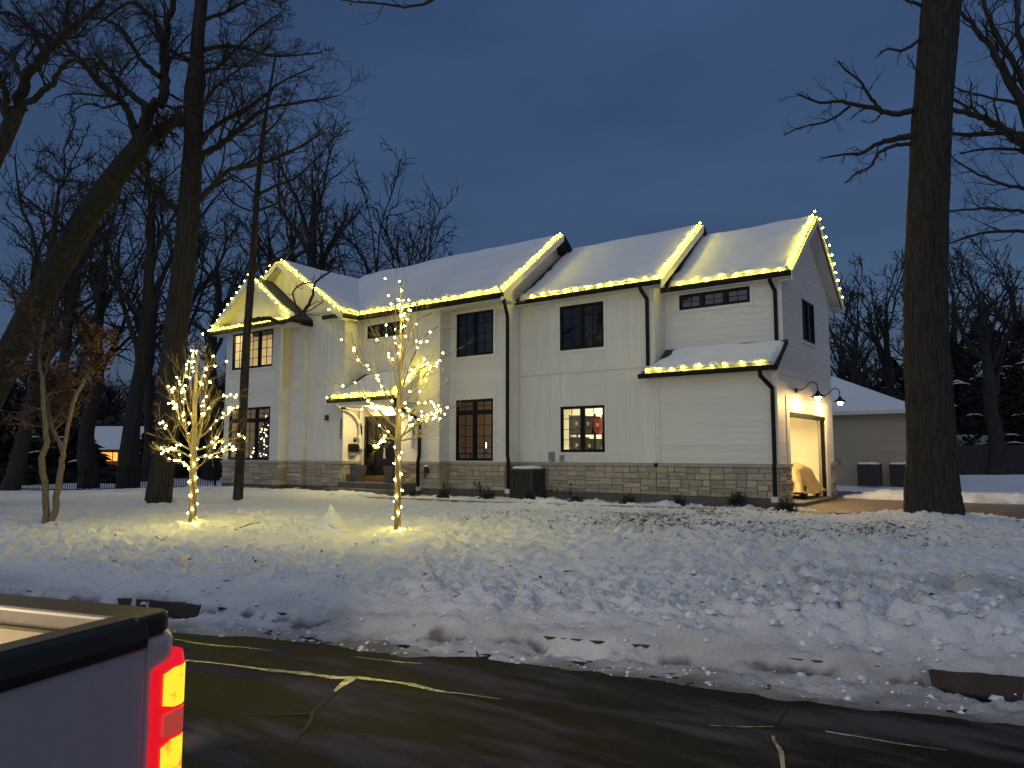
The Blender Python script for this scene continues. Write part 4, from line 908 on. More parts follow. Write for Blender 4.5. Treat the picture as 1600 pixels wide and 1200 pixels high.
lights([(xr+.02, 17.10, 6.86), (xr+.02, 17.84, 6.86), (-13.74, 17.86, 6.86)], 'long string of warm bulbs on the gutter above the front door wall', .36)
lights([(-13.81, 17.92, 6.90), (-13.81, YRD, ZR+.12)], 'warm bulbs up the rake at the right end of the long left roof', .30)
lights([(-13.6, 19.11, 6.83), (-9.05, 19.11, 6.83)], 'warm bulbs along the gutter of the middle roof above paired dark window', .40)
lights([(-9.01, 19.12, 6.87), (-9.01, 22.38, 9.31)], 'warm bulbs up the rake at the right end of the middle roof', .31)
lights([(-8.85, 19.86, 6.75), (-5.55, 19.86, 6.75)], 'warm bulbs along the upper garage gutter above the long narrow window', .40)
lights([(-5.60, 19.88, 6.79), (-5.60, 22.85, 9.07)], 'warm bulbs up the front rake of the garage gable to the peak', .30)
lights([(-5.50, 22.95, 8.96), (-5.50, 25.85, 6.72)], 'spaced warm bulbs down the rear rake of the garage gable against the sky', .36)
lights([(-9.66, 19.11, 4.14), (-5.84, 19.11, 4.14)], 'warm bulbs along the low shed roof over the blank garage wall', .42)
lights([(-20.88, 16.95, 3.76), (-17.60, 16.95, 3.76)], 'warm bulbs along the front edge of the door canopy', .30)
lights([(-17.50, 17.05, 3.80), (-17.50, 18.15, 4.76)], 'warm bulbs up the right end of the door canopy', .22)
# ------------------------------------------------------------------ trees
class Tree:
    """polylines by level; grown from hand-placed limbs"""
    def __init__(s, seed): s.r = np.random.default_rng(seed); s.parts = []       # list of (P (n,k,3), R (n,k), sides, level)
    def limb(s, pts, rad, sides=8, sub=6, level=0, wob=.25):
        P = np.array(pts, float); R = np.array(rad, float); t = np.linspace(0, len(P)-1, (len(P)-1)*sub+1); i = np.clip(t.astype(int), 0, len(P)-2); f = (t-i)[:, None]
        p0 = P[np.clip(i-1, 0, len(P)-1)]; p1 = P[i]; p2 = P[i+1]; p3 = P[np.clip(i+2, 0, len(P)-1)]
        Q = .5*((2*p1)+(-p0+p2)*f+(2*p0-5*p1+4*p2-p3)*f**2+(-p0+3*p1-3*p2+p3)*f**3)
        rr = np.interp(t, np.arange(len(R)), R)
        w = s.r.normal(0, 1, Q.shape)*rr[:, None]*wob; w[0] = 0; w[-1] = 0
        s.parts.append(((Q+w)[None], rr[None], sides, level)); return Q, rr
    def grow(s, src, m, tmin=.25, tmax=.97, ang=(30, 62), lf=(.35, .6), rf=.6, k=6, wander=.22, up=.05, level=1, sides=5, minr=.004, Lfix=None, curve=.0, lscale=True):
        """children on parents src=(P,R); m per parent"""
        P, R = src; n, kk, _ = P.shape; r = s.r
        seg = np.linalg.norm(P[:, 1:]-P[:, :-1], axis=2).sum(1)
        N = n*m; par = np.repeat(np.arange(n), m)
        t = (tmin+(tmax-tmin)*((np.tile(np.arange(m), n)+r.random(N))/m))*(kk-1); i = np.minimum(t.astype(int), kk-2); f = t-i
        p = P[par, i]*(1-f)[:, None]+P[par, i+1]*f[:, None]; rad = (R[par, i]*(1-f)+R[par, i+1]*f)
        d = norm(P[par, i+1]-P[par, i]); q = norm(np.cross(d, r.normal(0, 1, (N, 3)))); a = np.radians(r.uniform(ang[0], ang[1], N))[:, None]
        d = norm(d*np.cos(a)+q*np.sin(a)+np.array([0, 0, up]))
        Ln = (seg[par] if Lfix is None else np.full(N, Lfix))*r.uniform(lf[0], lf[1], N)*((1.15-.6*t/(kk-1)) if lscale else 1)
        C = np.empty((N, k, 3)); C[:, 0] = p
        for j in range(1, k):
            d = norm(d+r.normal(0, wander, (N, 3))+np.array([0, 0, up])); C[:, j] = C[:, j-1]+d*(Ln/(k-1))[:, None]
        r0 = np.maximum(rad*rf*r.uniform(.7, 1.05, N), minr)
        RR = np.maximum(r0[:, None]*(1-.75*np.linspace(0, 1, k))[None], minr*.6)
        s.parts.append((C, RR, sides, level)); return C, RR
    def mesh(s, name, levels, m):
        Vs, Qs, b = [], [], 0
        for P, R, sd, lv in s.parts:
            if lv not in levels: continue
            V, Q = tube_np(P, R, sd); Vs.append(V); Qs.append(Q+b); b += len(V)
        me = mesh_np(name, np.concatenate(Vs), np.concatenate(Qs)); me.materials.append(m); return me
def px_limb(pts, depth, dd=0.0):
    """(x, y, width) seen at a distance -> places and radii; dd moves the tip nearer or farther"""
    n = len(pts); P = [at(p[0], p[1], depth+dd*i/(n-1)) for i, p in enumerate(pts)]; R = [p[2]/2/ppm(depth) for p in pts]; return P, R
def tree_thing(T, name, base, label, group=None, m=None, cat='tree', trunk_levels=(0,), mc=None):
    t = thing(name, tuple(base), label, cat, group); m = m or M['bark']
    obj('trunk', T.mesh('trunk', trunk_levels, m), None, t)
    lv = sorted({p[3] for p in T.parts}-set(trunk_levels))
    if lv: obj('crown', T.mesh('crown', lv, mc or m), None, t)
    return t
def trunk_mesh(T, pts, rad, sides=84, sub=16, ridge=.085, seed=0):
    """big bole with ridged bark and knots"""
    P = np.array(pts, float); R = np.array(rad, float); t = np.linspace(0, len(P)-1, (len(P)-1)*sub+1); i = np.clip(t.astype(int), 0, len(P)-2); f = (t-i)[:, None]
    p0 = P[np.clip(i-1, 0, len(P)-1)]; p1 = P[i]; p2 = P[i+1]; p3 = P[np.clip(i+2, 0, len(P)-1)]
    Q = .5*((2*p1)+(-p0+p2)*f+(2*p0-5*p1+4*p2-p3)*f**2+(-p0+3*p1-3*p2+p3)*f**3); rr = np.interp(t, np.arange(len(R)), R)
    V, F = tube_np(Q[None], rr[None], sides); V = V.reshape(len(Q), sides, 3); ang = np.arange(sides)/sides
    z = Q[:, 2][:, None]
    A = np.broadcast_to(ang[None], (len(Q), sides)); per = 22
    warp = fbm(np.abs(A-.5)*8, z*.8+A*0, seed+3, 3)*3
    hgt = (np.abs(((A*per+warp) % 1)-.5)*2-.5)*ridge+(fbm(np.abs(A-.5)*7, z*.55+0*A, seed+9, 3)-.5)*ridge*3.2
    flare = np.exp(-np.maximum(z-Q[0, 2], 0)/.35)*(.14*np.cos(2*pi*(A*5+.2)))
    V = Q[:, None, :]+(V-Q[:, None, :])*(1+(hgt+flare)[..., None])
    return V.reshape(-1, 3), F, Q, rr
def big_trunk(T, pts, rad, **k):
    V, F, Q, rr = trunk_mesh(T, pts, rad, **k); T.bole = (V, F); return Q, rr
def big_tree(T, name, base, label, group=None, m=None, mc=None):
    t = thing(name, tuple(base), label, 'tree', group); V, F = T.bole; me = mesh_np('trunk', V, F); me.materials.append(m or M['bark']); obj('trunk', me, None, t)
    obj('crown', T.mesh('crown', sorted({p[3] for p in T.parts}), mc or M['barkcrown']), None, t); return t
def twigs(T, src, m1=7, m2=6, m3=5, up=.04, a=(30, 65), lf=(.35, .6), minr=.006, wander=.26):
    s1 = T.grow(src, m1, tmin=.2, ang=a, lf=lf, k=7, up=up, level=1, sides=5, minr=minr*1.3, wander=wander)
    s2 = T.grow(s1, m2, tmin=.2, ang=a, lf=lf, k=6, up=up, level=2, sides=4, minr=minr, wander=wander)
    if m3: T.grow(s2, m3, tmin=.2, ang=a, lf=(lf[0]*1.1, lf[1]*1.2), k=5, up=up*.6, level=3, sides=3, minr=minr*.8, wander=wander)
def arr(l): Q, R = l; return Q[None], R[None]

# the big oak at the right
D1 = 16.4
T = Tree(1)
P, R = px_limb([(1458, 812, 88), (1457, 770, 77), (1456, 700, 72), (1450, 600, 66), (1446, 500, 62), (1447, 400, 60), (1455, 200, 57), (1463, 100, 56), (1471, 0, 55), (1482, -140, 48), (1490, -320, 36)], D1)
P[0] = P[0]+np.array([0, 0, -.25]); big_trunk(T, P, R, seed=3)
for lb, dd in (([(1430, 172, 11), (1400, 178, 9), (1370, 171, 8), (1335, 163, 6), (1305, 158, 5), (1280, 160, 4), (1245, 146, 2.5)], -1), ([(1375, 171, 6), (1358, 150, 5), (1345, 128, 4), (1320, 108, 3), (1310, 95, 2)], -1.5),
               ([(1330, 163, 5), (1310, 180, 4), (1290, 190, 3.5), (1250, 200, 2.5), (1225, 211, 2)], -.5), ([(1430, 213, 12), (1390, 221, 9), (1372, 225, 7), (1345, 240, 6), (1315, 242, 4), (1285, 247, 2.5)], .8), ([(1424, 225, 7), (1395, 228, 6), (1372, 240, 5), (1362, 258, 4), (1340, 270, 3), (1320, 286, 2)], -.6),
               ([(1438, 62, 6), (1420, 74, 5), (1406, 79, 4), (1385, 77, 3), (1370, 88, 2)], -.6), ([(1440, 8, 6), (1425, 4, 5), (1415, 0, 3), (1400, -10, 2)], -.6), ([(1435, 118, 3), (1425, 98, 2), (1418, 90, 1.5)], -.4)):
    P, R = px_limb(lb, D1, dd); l = T.limb(P, R, sides=7, sub=5)
    s1 = T.grow(arr(l), 7, tmin=.25, ang=(25, 65), lf=(.14, .34), k=6, wander=.3, level=1, sides=4, minr=.008, rf=.5); T.grow(s1, 4, tmin=.2, ang=(25, 60), lf=(.3, .6), k=5, wander=.3, level=2, sides=3, minr=.005)
oak = big_tree(T, 'oak_tree', onZ(1458, 806, .4), 'massive oak trunk with ridged bark at the right edge of the snowy yard')
# its neighbour beyond the frame, limbs reaching in from the right
T = Tree(2); D2 = 26
P, R = px_limb([(1700, 760, 64.6), (1690, 600, 54.4), (1675, 420, 47.6), (1660, 300, 40.8), (1655, 160, 30.6), (1650, 20, 23.1), (1640, -150, 15.0)], D2); big_trunk(T, P, R, seed=5, sides=24)
for lb, w in (([(1668, 350, 20.4), (1635, 262, 19.0), (1600, 226, 16.3), (1560, 198, 12.9), (1525, 180, 9.5), (1490, 172, 6.8)], 0), ([(1660, 300, 20.4), (1620, 215, 17.7), (1590, 150, 15.0), (1560, 95, 11.6), (1530, 50, 8.8), (1500, 18, 6.1)], 1), ([(1655, 200, 16.3), (1610, 150, 11.6), (1580, 90, 9.5), (1545, 30, 7.5), (1535, -15, 6.1)], 0),
              ([(1600, 210, 10.2), (1560, 208, 7.5), (1520, 209, 6.1), (1480, 209, 5.4)], 0), ([(1655, 160, 13.6), (1600, 80, 9.5), (1590, 20, 7.5), (1588, -30, 6.1)], 0), ([(1668, 330, 13.6), (1620, 300, 6.8), (1570, 288, 4.8), (1520, 268, 3.4), (1484, 243, 2.0)], 0), ([(1672, 380, 13.6), (1620, 336, 6.1), (1550, 326, 4.1), (1484, 330, 2.7)], 1),
              ([(1675, 420, 13.6), (1620, 368, 6.1), (1550, 362, 4.8), (1484, 380, 2.7)], 0), ([(1655, 240, 12.2), (1600, 235, 5.4), (1545, 232, 4.1), (1500, 240, 2.7)], 0)):
    P, R = px_limb(lb, D2, random.uniform(-2, 2)); l = T.limb(P, R, sides=7, sub=5); s1 = T.grow(arr(l), 9, tmin=.3, ang=(25, 65), lf=(.18, .42), k=7, wander=.24, level=1, sides=5, minr=.012, rf=.45); s2 = T.grow(s1, 5, tmin=.2, ang=(25, 60), lf=(.3, .6), k=6, wander=.25, level=2, sides=3, minr=.008)
    T.grow(s2, 3, tmin=.2, ang=(25, 60), lf=(.4, .7), k=5, wander=.25, level=3, sides=3, minr=.006)
big_tree(T, 'oak_tree', onZ(1700, 770, .35), 'bare oak whose limbs reach in from the right behind the big trunk')
# tall straight trunk at the left
D3 = 19.6
T = Tree(3)
P, R = px_limb([(245, 796, 42.9), (252, 745, 34.8), (260, 690, 34.0), (270, 560, 34.0), (286, 420, 34.0), (297, 300, 31.1), (302, 220, 28.1), (303, 150, 29.6), (306, 128, 29.6), (307, 95, 20.7), (310, 50, 19.2), (315, 0, 18.5), (322, -110, 16.3), (335, -240, 11.8)], D3)
P[0] = P[0]+np.array([0, 0, -.25]); big_trunk(T, P, R, seed=11)
for lb, dd in (([(290, 190, 16.3), (268, 192, 13.3), (252, 200, 12.6), (243, 214, 11.8), (250, 224, 8.9)], -1), ([(312, 222, 11.8), (332, 200, 8.1), (352, 186, 6.7), (392, 166, 5.2), (440, 128, 3.7), (492, 104, 2.2)], 1), ([(308, 250, 14.8), (340, 228, 10.4), (372, 204, 8.1), (412, 172, 5.9), (470, 160, 4.4), (528, 150, 2.2)], 2), ([(304, 318, 13.3), (330, 292, 8.9), (352, 268, 7.4), (395, 258, 5.9), (440, 245, 4.4), (500, 210, 2.2)], -1.5), ([(318, 78, 8.9), (345, 73, 6.7), (375, 74, 5.2), (430, 88, 3.7), (505, 82, 2.2)], 1.5),
               ([(316, 112, 8.9), (338, 106, 6.7), (352, 92, 5.2), (395, 52, 3.7), (435, 22, 2.2)], -1), ([(318, 30, 7.4), (350, 20, 5.2), (400, -5, 3.7), (440, 8, 2.2)], 1), ([(298, 96, 7.4), (275, 84, 5.2), (255, 70, 3.7), (225, 30, 2.2)], -1), ([(312, 190, 7.4), (325, 150, 5.2), (360, 118, 3.7), (420, 75, 2.2)], -2), ([(278, 330, 10.4), (240, 300, 7.4), (210, 272, 5.9), (190, 240, 3.0)], 1.5),
               ([(322, -100, 13.3), (420, -120, 9.6), (560, -85, 7.4), (640, -40, 5.9), (680, -6, 5.2), (640, 11, 3.7), (600, 6, 3.0), (555, 3, 2.2), (528, -1, 1.5)], -3)):
    P, R = px_limb(lb, D3, dd); l = T.limb(P, R, sides=7, sub=5)
    far_ = lb[0][1] == -100
    s1 = T.grow(arr(l), 18 if not far_ else 9, tmin=.18 if not far_ else .55, ang=(22, 62), lf=(.25, .55) if not far_ else (.06, .16), k=7, wander=.26, up=.03, level=1, sides=5, minr=.010, rf=.5)
    s2 = T.grow(s1, 8 if not far_ else 2, tmin=.15, ang=(25, 60), lf=(.3, .6), k=6, wander=.28, level=2, sides=3, minr=.007)
    if not far_: T.grow(s2, 5, tmin=.2, ang=(25, 60), lf=(.35, .7), k=4, wander=.28, level=3, sides=3, minr=.0055)
big_tree(T, 'oak_tree', onZ(245, 790, .4), 'tall straight oak trunk with a swollen burl behind the left lit sapling')
# the leaning trunk
D4 = 19.0
T = Tree(4)
P, R = px_limb([(-90, 790, 54.0), (-28, 640, 46.8), (22, 545, 44.4), (75, 442, 40.8), (130, 348, 37.2), (180, 275, 33.6), (214, 232, 30.0), (228, 205, 25.2)], D4); big_trunk(T, P, R, seed=17)
for lb, dd in (([(222, 215, 21.6), (232, 175, 19.2), (254, 152, 16.8), (258, 110, 15.0), (254, 80, 13.2), (262, 40, 11.4), (275, -10, 9.6), (290, -90, 6.0)], .5), ([(226, 218, 19.2), (256, 205, 14.4), (270, 195, 12.0), (284, 184, 10.8)], -.6), ([(215, 225, 14.4), (206, 190, 12.6), (197, 165, 11.4), (168, 143, 10.2), (140, 112, 9.0), (118, 88, 7.8), (96, 62, 5.4), (60, 20, 3.6)], -1), ([(234, 168, 12.0), (205, 148, 9.6), (180, 124, 8.4), (160, 96, 7.2), (150, 84, 6.0)], 1), ([(250, 120, 9.6), (222, 96, 7.8), (205, 66, 6.6), (178, 36, 5.4), (130, 28, 4.2), (90, 60, 2.4)], -.5),
               ([(260, 60, 8.4), (230, 20, 6.0), (200, 5, 4.8), (150, 40, 3.0)], 1), ([(110, 375, 10.8), (90, 345, 5.4), (60, 325, 4.2), (30, 300, 2.4)], -1), ([(150, 310, 8.4), (125, 286, 4.2), (90, 280, 3.0), (60, 262, 1.8)], 1), ([(210, 250, 9.6), (250, 300, 6.6), (275, 330, 5.4)], 2), ([(135, 345, 7.2), (160, 320, 3.6), (190, 318, 2.4)], 2)):
    P, R = px_limb(lb, D4, dd); l = T.limb(P, R, sides=8, sub=5, wob=.3)
    s1 = T.grow(arr(l), 16, tmin=.2, ang=(25, 68), lf=(.25, .55), k=7, wander=.3, up=.02, level=1, sides=5, minr=.010, rf=.42); s2 = T.grow(s1, 8, tmin=.15, ang=(25, 65), lf=(.3, .6), k=6, wander=.3, level=2, sides=3, minr=.007)
    T.grow(s2, 5, tmin=.2, ang=(25, 60), lf=(.35, .7), k=4, wander=.28, level=3, sides=3, minr=.0055)
big_tree(T, 'oak_tree', onZ(-90, 785, .35), 'oak leaning to the right across the left side with a broad forked top')
# leftmost forked tree
D5 = 16.0
T = Tree(5)
P, R = px_limb([(-190, 830, 50.4), (-130, 620, 39.2), (-75, 420, 33.6), (-25, 280, 29.1), (6, 215, 25.8), (28, 170, 22.4)], D5); big_trunk(T, P, R, seed=23, sides=28)
for lb, dd in (([(26, 175, 19.0), (40, 120, 16.8), (68, 88, 15.1), (95, 58, 12.3), (120, 36, 10.1), (150, 12, 7.8), (185, -30, 5.0)], 0), ([(28, 172, 12.3), (58, 150, 10.1), (82, 132, 9.0), (90, 114, 7.3), (112, 94, 5.6), (140, 92, 3.4), (210, 82, 1.7)], -1), ([(18, 185, 12.3), (2, 128, 9.5), (-20, 80, 6.7)], -1), ([(34, 120, 10.1), (18, 88, 7.3), (-6, 72, 5.0), (-30, 60, 2.8)], .6), ([(12, 190, 9.0), (-6, 150, 6.7), (-30, 110, 3.9)], 1), ([(68, 86, 7.8), (50, 48, 5.6), (30, 20, 3.9), (5, -20, 2.2)], .8), ([(84, 70, 7.3), (55, 52, 5.0), (20, 22, 3.9), (-10, 20, 2.8)], -.6), ([(100, 52, 6.7), (104, 20, 5.0), (110, -15, 3.4)], .5)):
    P, R = px_limb(lb, D5, dd); l = T.limb(P, R, sides=8, sub=5, wob=.3)
    s1 = T.grow(arr(l), 14, tmin=.2, ang=(25, 68), lf=(.2, .5), k=7, wander=.3, up=.02, level=1, sides=5, minr=.009, rf=.42); s2 = T.grow(s1, 8, tmin=.15, ang=(25, 65), lf=(.3, .6), k=6, wander=.3, level=2, sides=3, minr=.006)
    T.grow(s2, 5, tmin=.2, ang=(25, 60), lf=(.35, .7), k=4, wander=.28, level=3, sides=3, minr=.005)
big_tree(T, 'oak_tree', onZ(-190, 830, .3), 'forked oak limbs filling the upper left corner of the view')
# slim tree in front of the left gables
D6 = 20.2
T = Tree(6)
P, R = px_limb([(371, 792, 16.3), (374, 740, 14.3), (380, 640, 13.6), (385, 540, 12.9), (390, 470, 12.2), (396, 390, 10.9), (402, 300, 8.8), (410, 220, 6.8), (420, 150, 4.8), (432, 80, 2.7)], D6); P[0] = P[0]+np.array([0, 0, -.2]); big_trunk(T, P, R, seed=31, sides=20, ridge=.05)
for lb, dd, m in (([(386, 500, 8.2), (404, 499, 7.5), (422, 498, 6.8), (437, 505, 6.1), (452, 500, 6.1), (470, 490, 5.4), (482, 476, 4.8), (490, 456, 4.1), (494, 440, 3.4), (515, 425, 2.7), (545, 405, 1.7)], -.8, 6), ([(468, 489, 3.4), (460, 470, 2.7), (458, 456, 2.4), (470, 445, 2.0), (490, 440, 1.4)], -.6, 5), ([(395, 420, 5.4), (432, 406, 4.8), (462, 388, 4.1), (478, 362, 3.4), (510, 352, 2.0)], -1.2, 9), ([(401, 305, 6.1), (432, 290, 4.8), (465, 275, 4.4), (492, 250, 3.7), (514, 226, 2.7), (545, 190, 1.7)], 1, 12), ([(400, 330, 4.8), (432, 318, 3.4), (462, 295, 2.7), (500, 290, 1.4)], -1, 10),
                  ([(392, 330, 4.1), (370, 320, 3.4), (350, 300, 2.7), (330, 260, 1.7)], .6, 10), ([(404, 260, 4.1), (440, 240, 3.4), (480, 225, 2.0), (520, 180, 1.4)], .6, 10), ([(398, 300, 4.1), (375, 280, 2.7), (350, 268, 1.7)], -.5, 8), ([(396, 370, 3.4), (372, 342, 2.7), (352, 332, 1.4)], .7, 8), ([(388, 395, 2.7), (366, 378, 2.0), (345, 372, 1.4)], .4, 6), ([(414, 210, 4.1), (440, 180, 2.7), (465, 130, 1.7)], -.7, 9), ([(388, 400, 3.4), (380, 390, 2.7), (372, 372, 2.0), (368, 350, 1.4)], .3, 8)):
    P, R = px_limb(lb, D6, dd); l = T.limb(P, R, sides=6, sub=5, wob=.2)
    s1 = T.grow(arr(l), m, tmin=.3, ang=(25, 65), lf=(.16, .38), k=6, wander=.28, up=.03, level=1, sides=4, minr=.008, rf=.5); s2 = T.grow(s1, 5, tmin=.15, ang=(25, 60), lf=(.3, .6), k=5, wander=.28, level=2, sides=3, minr=.006)
slim = big_tree(T, 'tree', onZ(371, 788, .4), 'slim bare tree with a crooked low limb in front of the lit left gable')

# trees farther off, each its own shape
def wild(seed, base, H, r0, spread=1.0, lean=(0, 0), fork=.35, m=None, dens=1.0, minr=.012):
    T = Tree(seed); r = T.r; b = np.array(base, float); n = 6
    P = [b+np.array([lean[0]*t+r.normal(0, .12)*(t > 0), lean[1]*t+r.normal(0, .12)*(t > 0), H*.72*t]) for t in np.linspace(0, 1, n)]
    l = T.limb(P, np.interp(np.linspace(0, 1, n), [0, .08, .8, 1], [r0*1.35, r0, r0*.5, r0*.10]), sides=9, sub=3, wob=.06)
    s1 = T.grow(arr(l), int(11*dens), tmin=fork, tmax=.99, ang=(24, 55), lf=(.42*spread, .72*spread), k=8, wander=.17, up=.10, level=1, sides=6, minr=minr*2, rf=.62)
    s2 = T.grow(s1, int(7*dens), tmin=.25, ang=(25, 58), lf=(.32, .6), k=7, wander=.24, up=.05, level=2, sides=4, minr=minr*1.1)
    T.grow(s2, int(5*dens), tmin=.2, ang=(25, 60), lf=(.35, .7), k=5, wander=.26, up=.04, level=3, sides=3, minr=minr)
    return T
def wild_at(seed, px, depth, topy, wpx, label, group, spread=1.0, lean=(0, 0), fork=.35, dens=1.0, z=.2, name='bare_tree', m=None, leaves=0):
    b = at(px, 700, depth); b[2] = z; H = ((708-topy)/1155*depth+EYE-z)*1.16
    T = wild(seed, b, H, wpx/2/ppm(depth), spread, lean, fork, dens=dens, minr=.014+depth*.00034)
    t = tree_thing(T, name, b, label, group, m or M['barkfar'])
    if leaves: add_leaves(t, T, leaves, .09, 3, M['leaf'], seed)
    return t
def add_leaves(t, T, n, size, level, m, seed, zmax=None, jit=.12):
    r = np.random.default_rng(seed); P = np.concatenate([p[0][:, 1:].reshape(-1, 3) for p in T.parts if p[3] == level])
    if zmax: P = P[P[:, 2] < zmax]
    c = P[r.integers(0, len(P), n)]+r.normal(0, jit, (n, 3)); a = norm(r.normal(0, 1, (n, 3))); b = norm(np.cross(a, r.normal(0, 1, (n, 3))))
    s = size*r.uniform(.6, 1.3, (n, 1)); V = np.stack([c-a*s*.5, c+b*s*.28, c+a*s*.5, c-b*s*.28], 1); V[:, 1] += r.normal(0, .02, (n, 3))
    me = mesh_np('leaves', V.reshape(-1, 3), np.arange(4*n).reshape(-1, 4), False); me.materials.append(m); return tag(obj('leaves', me, None, t), kind='stuff')
GB = 'bare trees behind the left fence'
wild_at(201, 142, 34, 270, 24, 'dark twin leaned trunk behind fence with clinging brown leaves', GB, .8, leaves=1500)
wild_at(202, 203, 33, 190, 27, 'thick dark trunk between the orange house and the tall oak', GB, .9, (1.2, 0))
wild_at(203, 18, 30, 170, 22, 'bare tree standing just right of the left picture edge', GB, .8, (1, 1), leaves=900)
wild_at(204, 95, 48, 300, 22, 'bare tree far back above the dark evergreens', GB, 1.0)
wild_at(205, 265, 52, 300, 22, 'bare tree hidden behind the tall oak trunk', GB, 1.0)
wild_at(206, 330, 46, 330, 22, 'bare tree just left of the house corner with snowy limbs', GB, .9)
wild_at(207, 60, 58, 330, 20, 'small far bare tree behind the multi stemmed sapling', GB, 1.0)
wild_at(208, 232, 42, 380, 16, 'short bare tree right of the orange brick house', GB, 1.0)
GH = 'bare trees behind the house roof'
wild_at(211, 487, 42, 190, 30, 'tallest bare oak rising behind the left gable peak', GH, .85, (-.3, 0), .42)
wild_at(212, 455, 46, 250, 22, 'second bare trunk left of the tallest oak behind the roof', GH, .7, (-.5, 0), .4)
wild_at(213, 548, 40, 318, 17, 'spreading bare tree behind the long left roof', GH, 1.15, (2.2, 0), .3)
wild_at(214, 588, 48, 355, 14, 'low wide bare tree behind the middle of the long roof', GH, 1.25, (3, 0), .3)
wild_at(215, 410, 50, 290, 18, 'bare tree behind the slim trunk and small gable', GH, .8)
GR = 'bare trees beyond the garage'
for i, (px, d, ty, w_, lb) in enumerate(((1345, 62, 440, 16, 'bare tree right of the garage above the snowy low roof'), (1395, 66, 420, 17, 'bare tree just left of the big oak trunk far back'), (1500, 58, 415, 18, 'rounded bare tree right of the big oak trunk far back'), (1552, 52, 395, 24, 'thick dark bare tree above the wooden fence'), (1598, 60, 380, 20, 'bare tree at the right picture edge above the fence'), (1440, 70, 430, 16, 'far bare tree behind the big oak trunk'), (1320, 75, 470, 12, 'small far bare tree beside the garage wall'))):
    wild_at(230+i, px, d, ty, w_, lb, GR, 1.0, dens=1.05)
# dark evergreens
def evergreen(seed, px, depth, topy, wid, label, group, snow=6, z=.1):
    b = at(px, 700, depth); b[2] = z; H = (708-topy)/1155*depth+EYE-z; r = np.random.default_rng(seed); t = thing('evergreen_tree', tuple(b), label, 'tree', group)
    mb = MB(); mb.tube([b, b+np.array([0, 0, H*.95])], [.18, .04], 7); obj('trunk', mb, M['barkfar'], t)
    n = 2600; zz = r.random(n)**1.25; ww = wid*(1-zz)**.75*(.35+.75*r.random(n)); a = r.uniform(0, 2*pi, n); a = a+.3*np.sin(zz*40)
    c = b+np.stack([ww*np.cos(a), ww*np.sin(a), .4+zz*(H-.4)-ww*.22], -1); out = np.stack([np.cos(a), np.sin(a), -.25+r.normal(0, .2, n)], -1); sd = norm(np.cross(out, r.normal(0, 1, (n, 3))))
    s = r.uniform(.35, .8, (n, 1)); V = np.stack([c-out*s*.5, c+sd*s*.22, c+out*s*.6, c-sd*s*.22], 1)
    me = mesh_np('foliage', V.reshape(-1, 3), np.arange(4*n).reshape(-1, 4), False); me.materials.append(M['everdark']); tag(obj('foliage', me, None, t), kind='stuff')
    sm = MB()
    for i in range(snow):
        zc = r.uniform(.15, .75); w = wid*(1-zc)**.75*.95; a0 = math.atan2(-b[1], -b[0])+r.uniform(-1.0, 1.0); p = b+np.array([w*cos(a0), w*sin(a0), .4+zc*(H-.4)-w*.15]); tng = np.array([-sin(a0), cos(a0), 0]); L_ = r.uniform(.5, 1.4)
        pts = [p+tng*L_*k_+np.array([0, 0, .12*(1-(2*k_)**2)+.0]) for k_ in np.linspace(-.5, .5, 7)]; sm.tube(pts, [.01, .035, .05, .055, .045, .03, .01], 6)
    if snow: tag(obj('snow_patch', sm, M['snow'], t, smooth=True), kind='stuff')
    return t
GE = 'dark evergreens behind the left fence'
for i, (px, d, ty, w_, lb) in enumerate(((8, 40, 600, 3.2, 'dark evergreen at the left edge under brown leaves'), (50, 44, 640, 3.0, 'low dark evergreen behind the multi stemmed sapling'), (105, 42, 650, 2.8, 'low dark evergreen left of the orange house'), (250, 60, 655, 3, 'dark evergreen behind the tall oak base'), (300, 55, 640, 3, 'dark evergreen behind the left lit sapling'))):
    evergreen(300+i, px, d, ty, w_, lb, GE, 2)
GF = 'snow laden evergreens behind the wooden fence'
for i, (px, d, ty, w_, lb) in enumerate(((1490, 56, 520, 4.2, 'snow dusted evergreen beside the big oak trunk'), (1545, 58, 490, 4.8, 'tall snow dusted evergreen in the middle of the fence'), (1605, 56, 500, 4.6, 'snow dusted evergreen at the right picture edge'), (1400, 74, 560, 5, 'dark evergreen behind the low neighbour roof'), (1330, 78, 570, 5, 'dark evergreen between garage wall and low roof'))):
    evergreen(320+i, px, d, ty, w_, lb, GF, 9 if px > 1450 else 3)
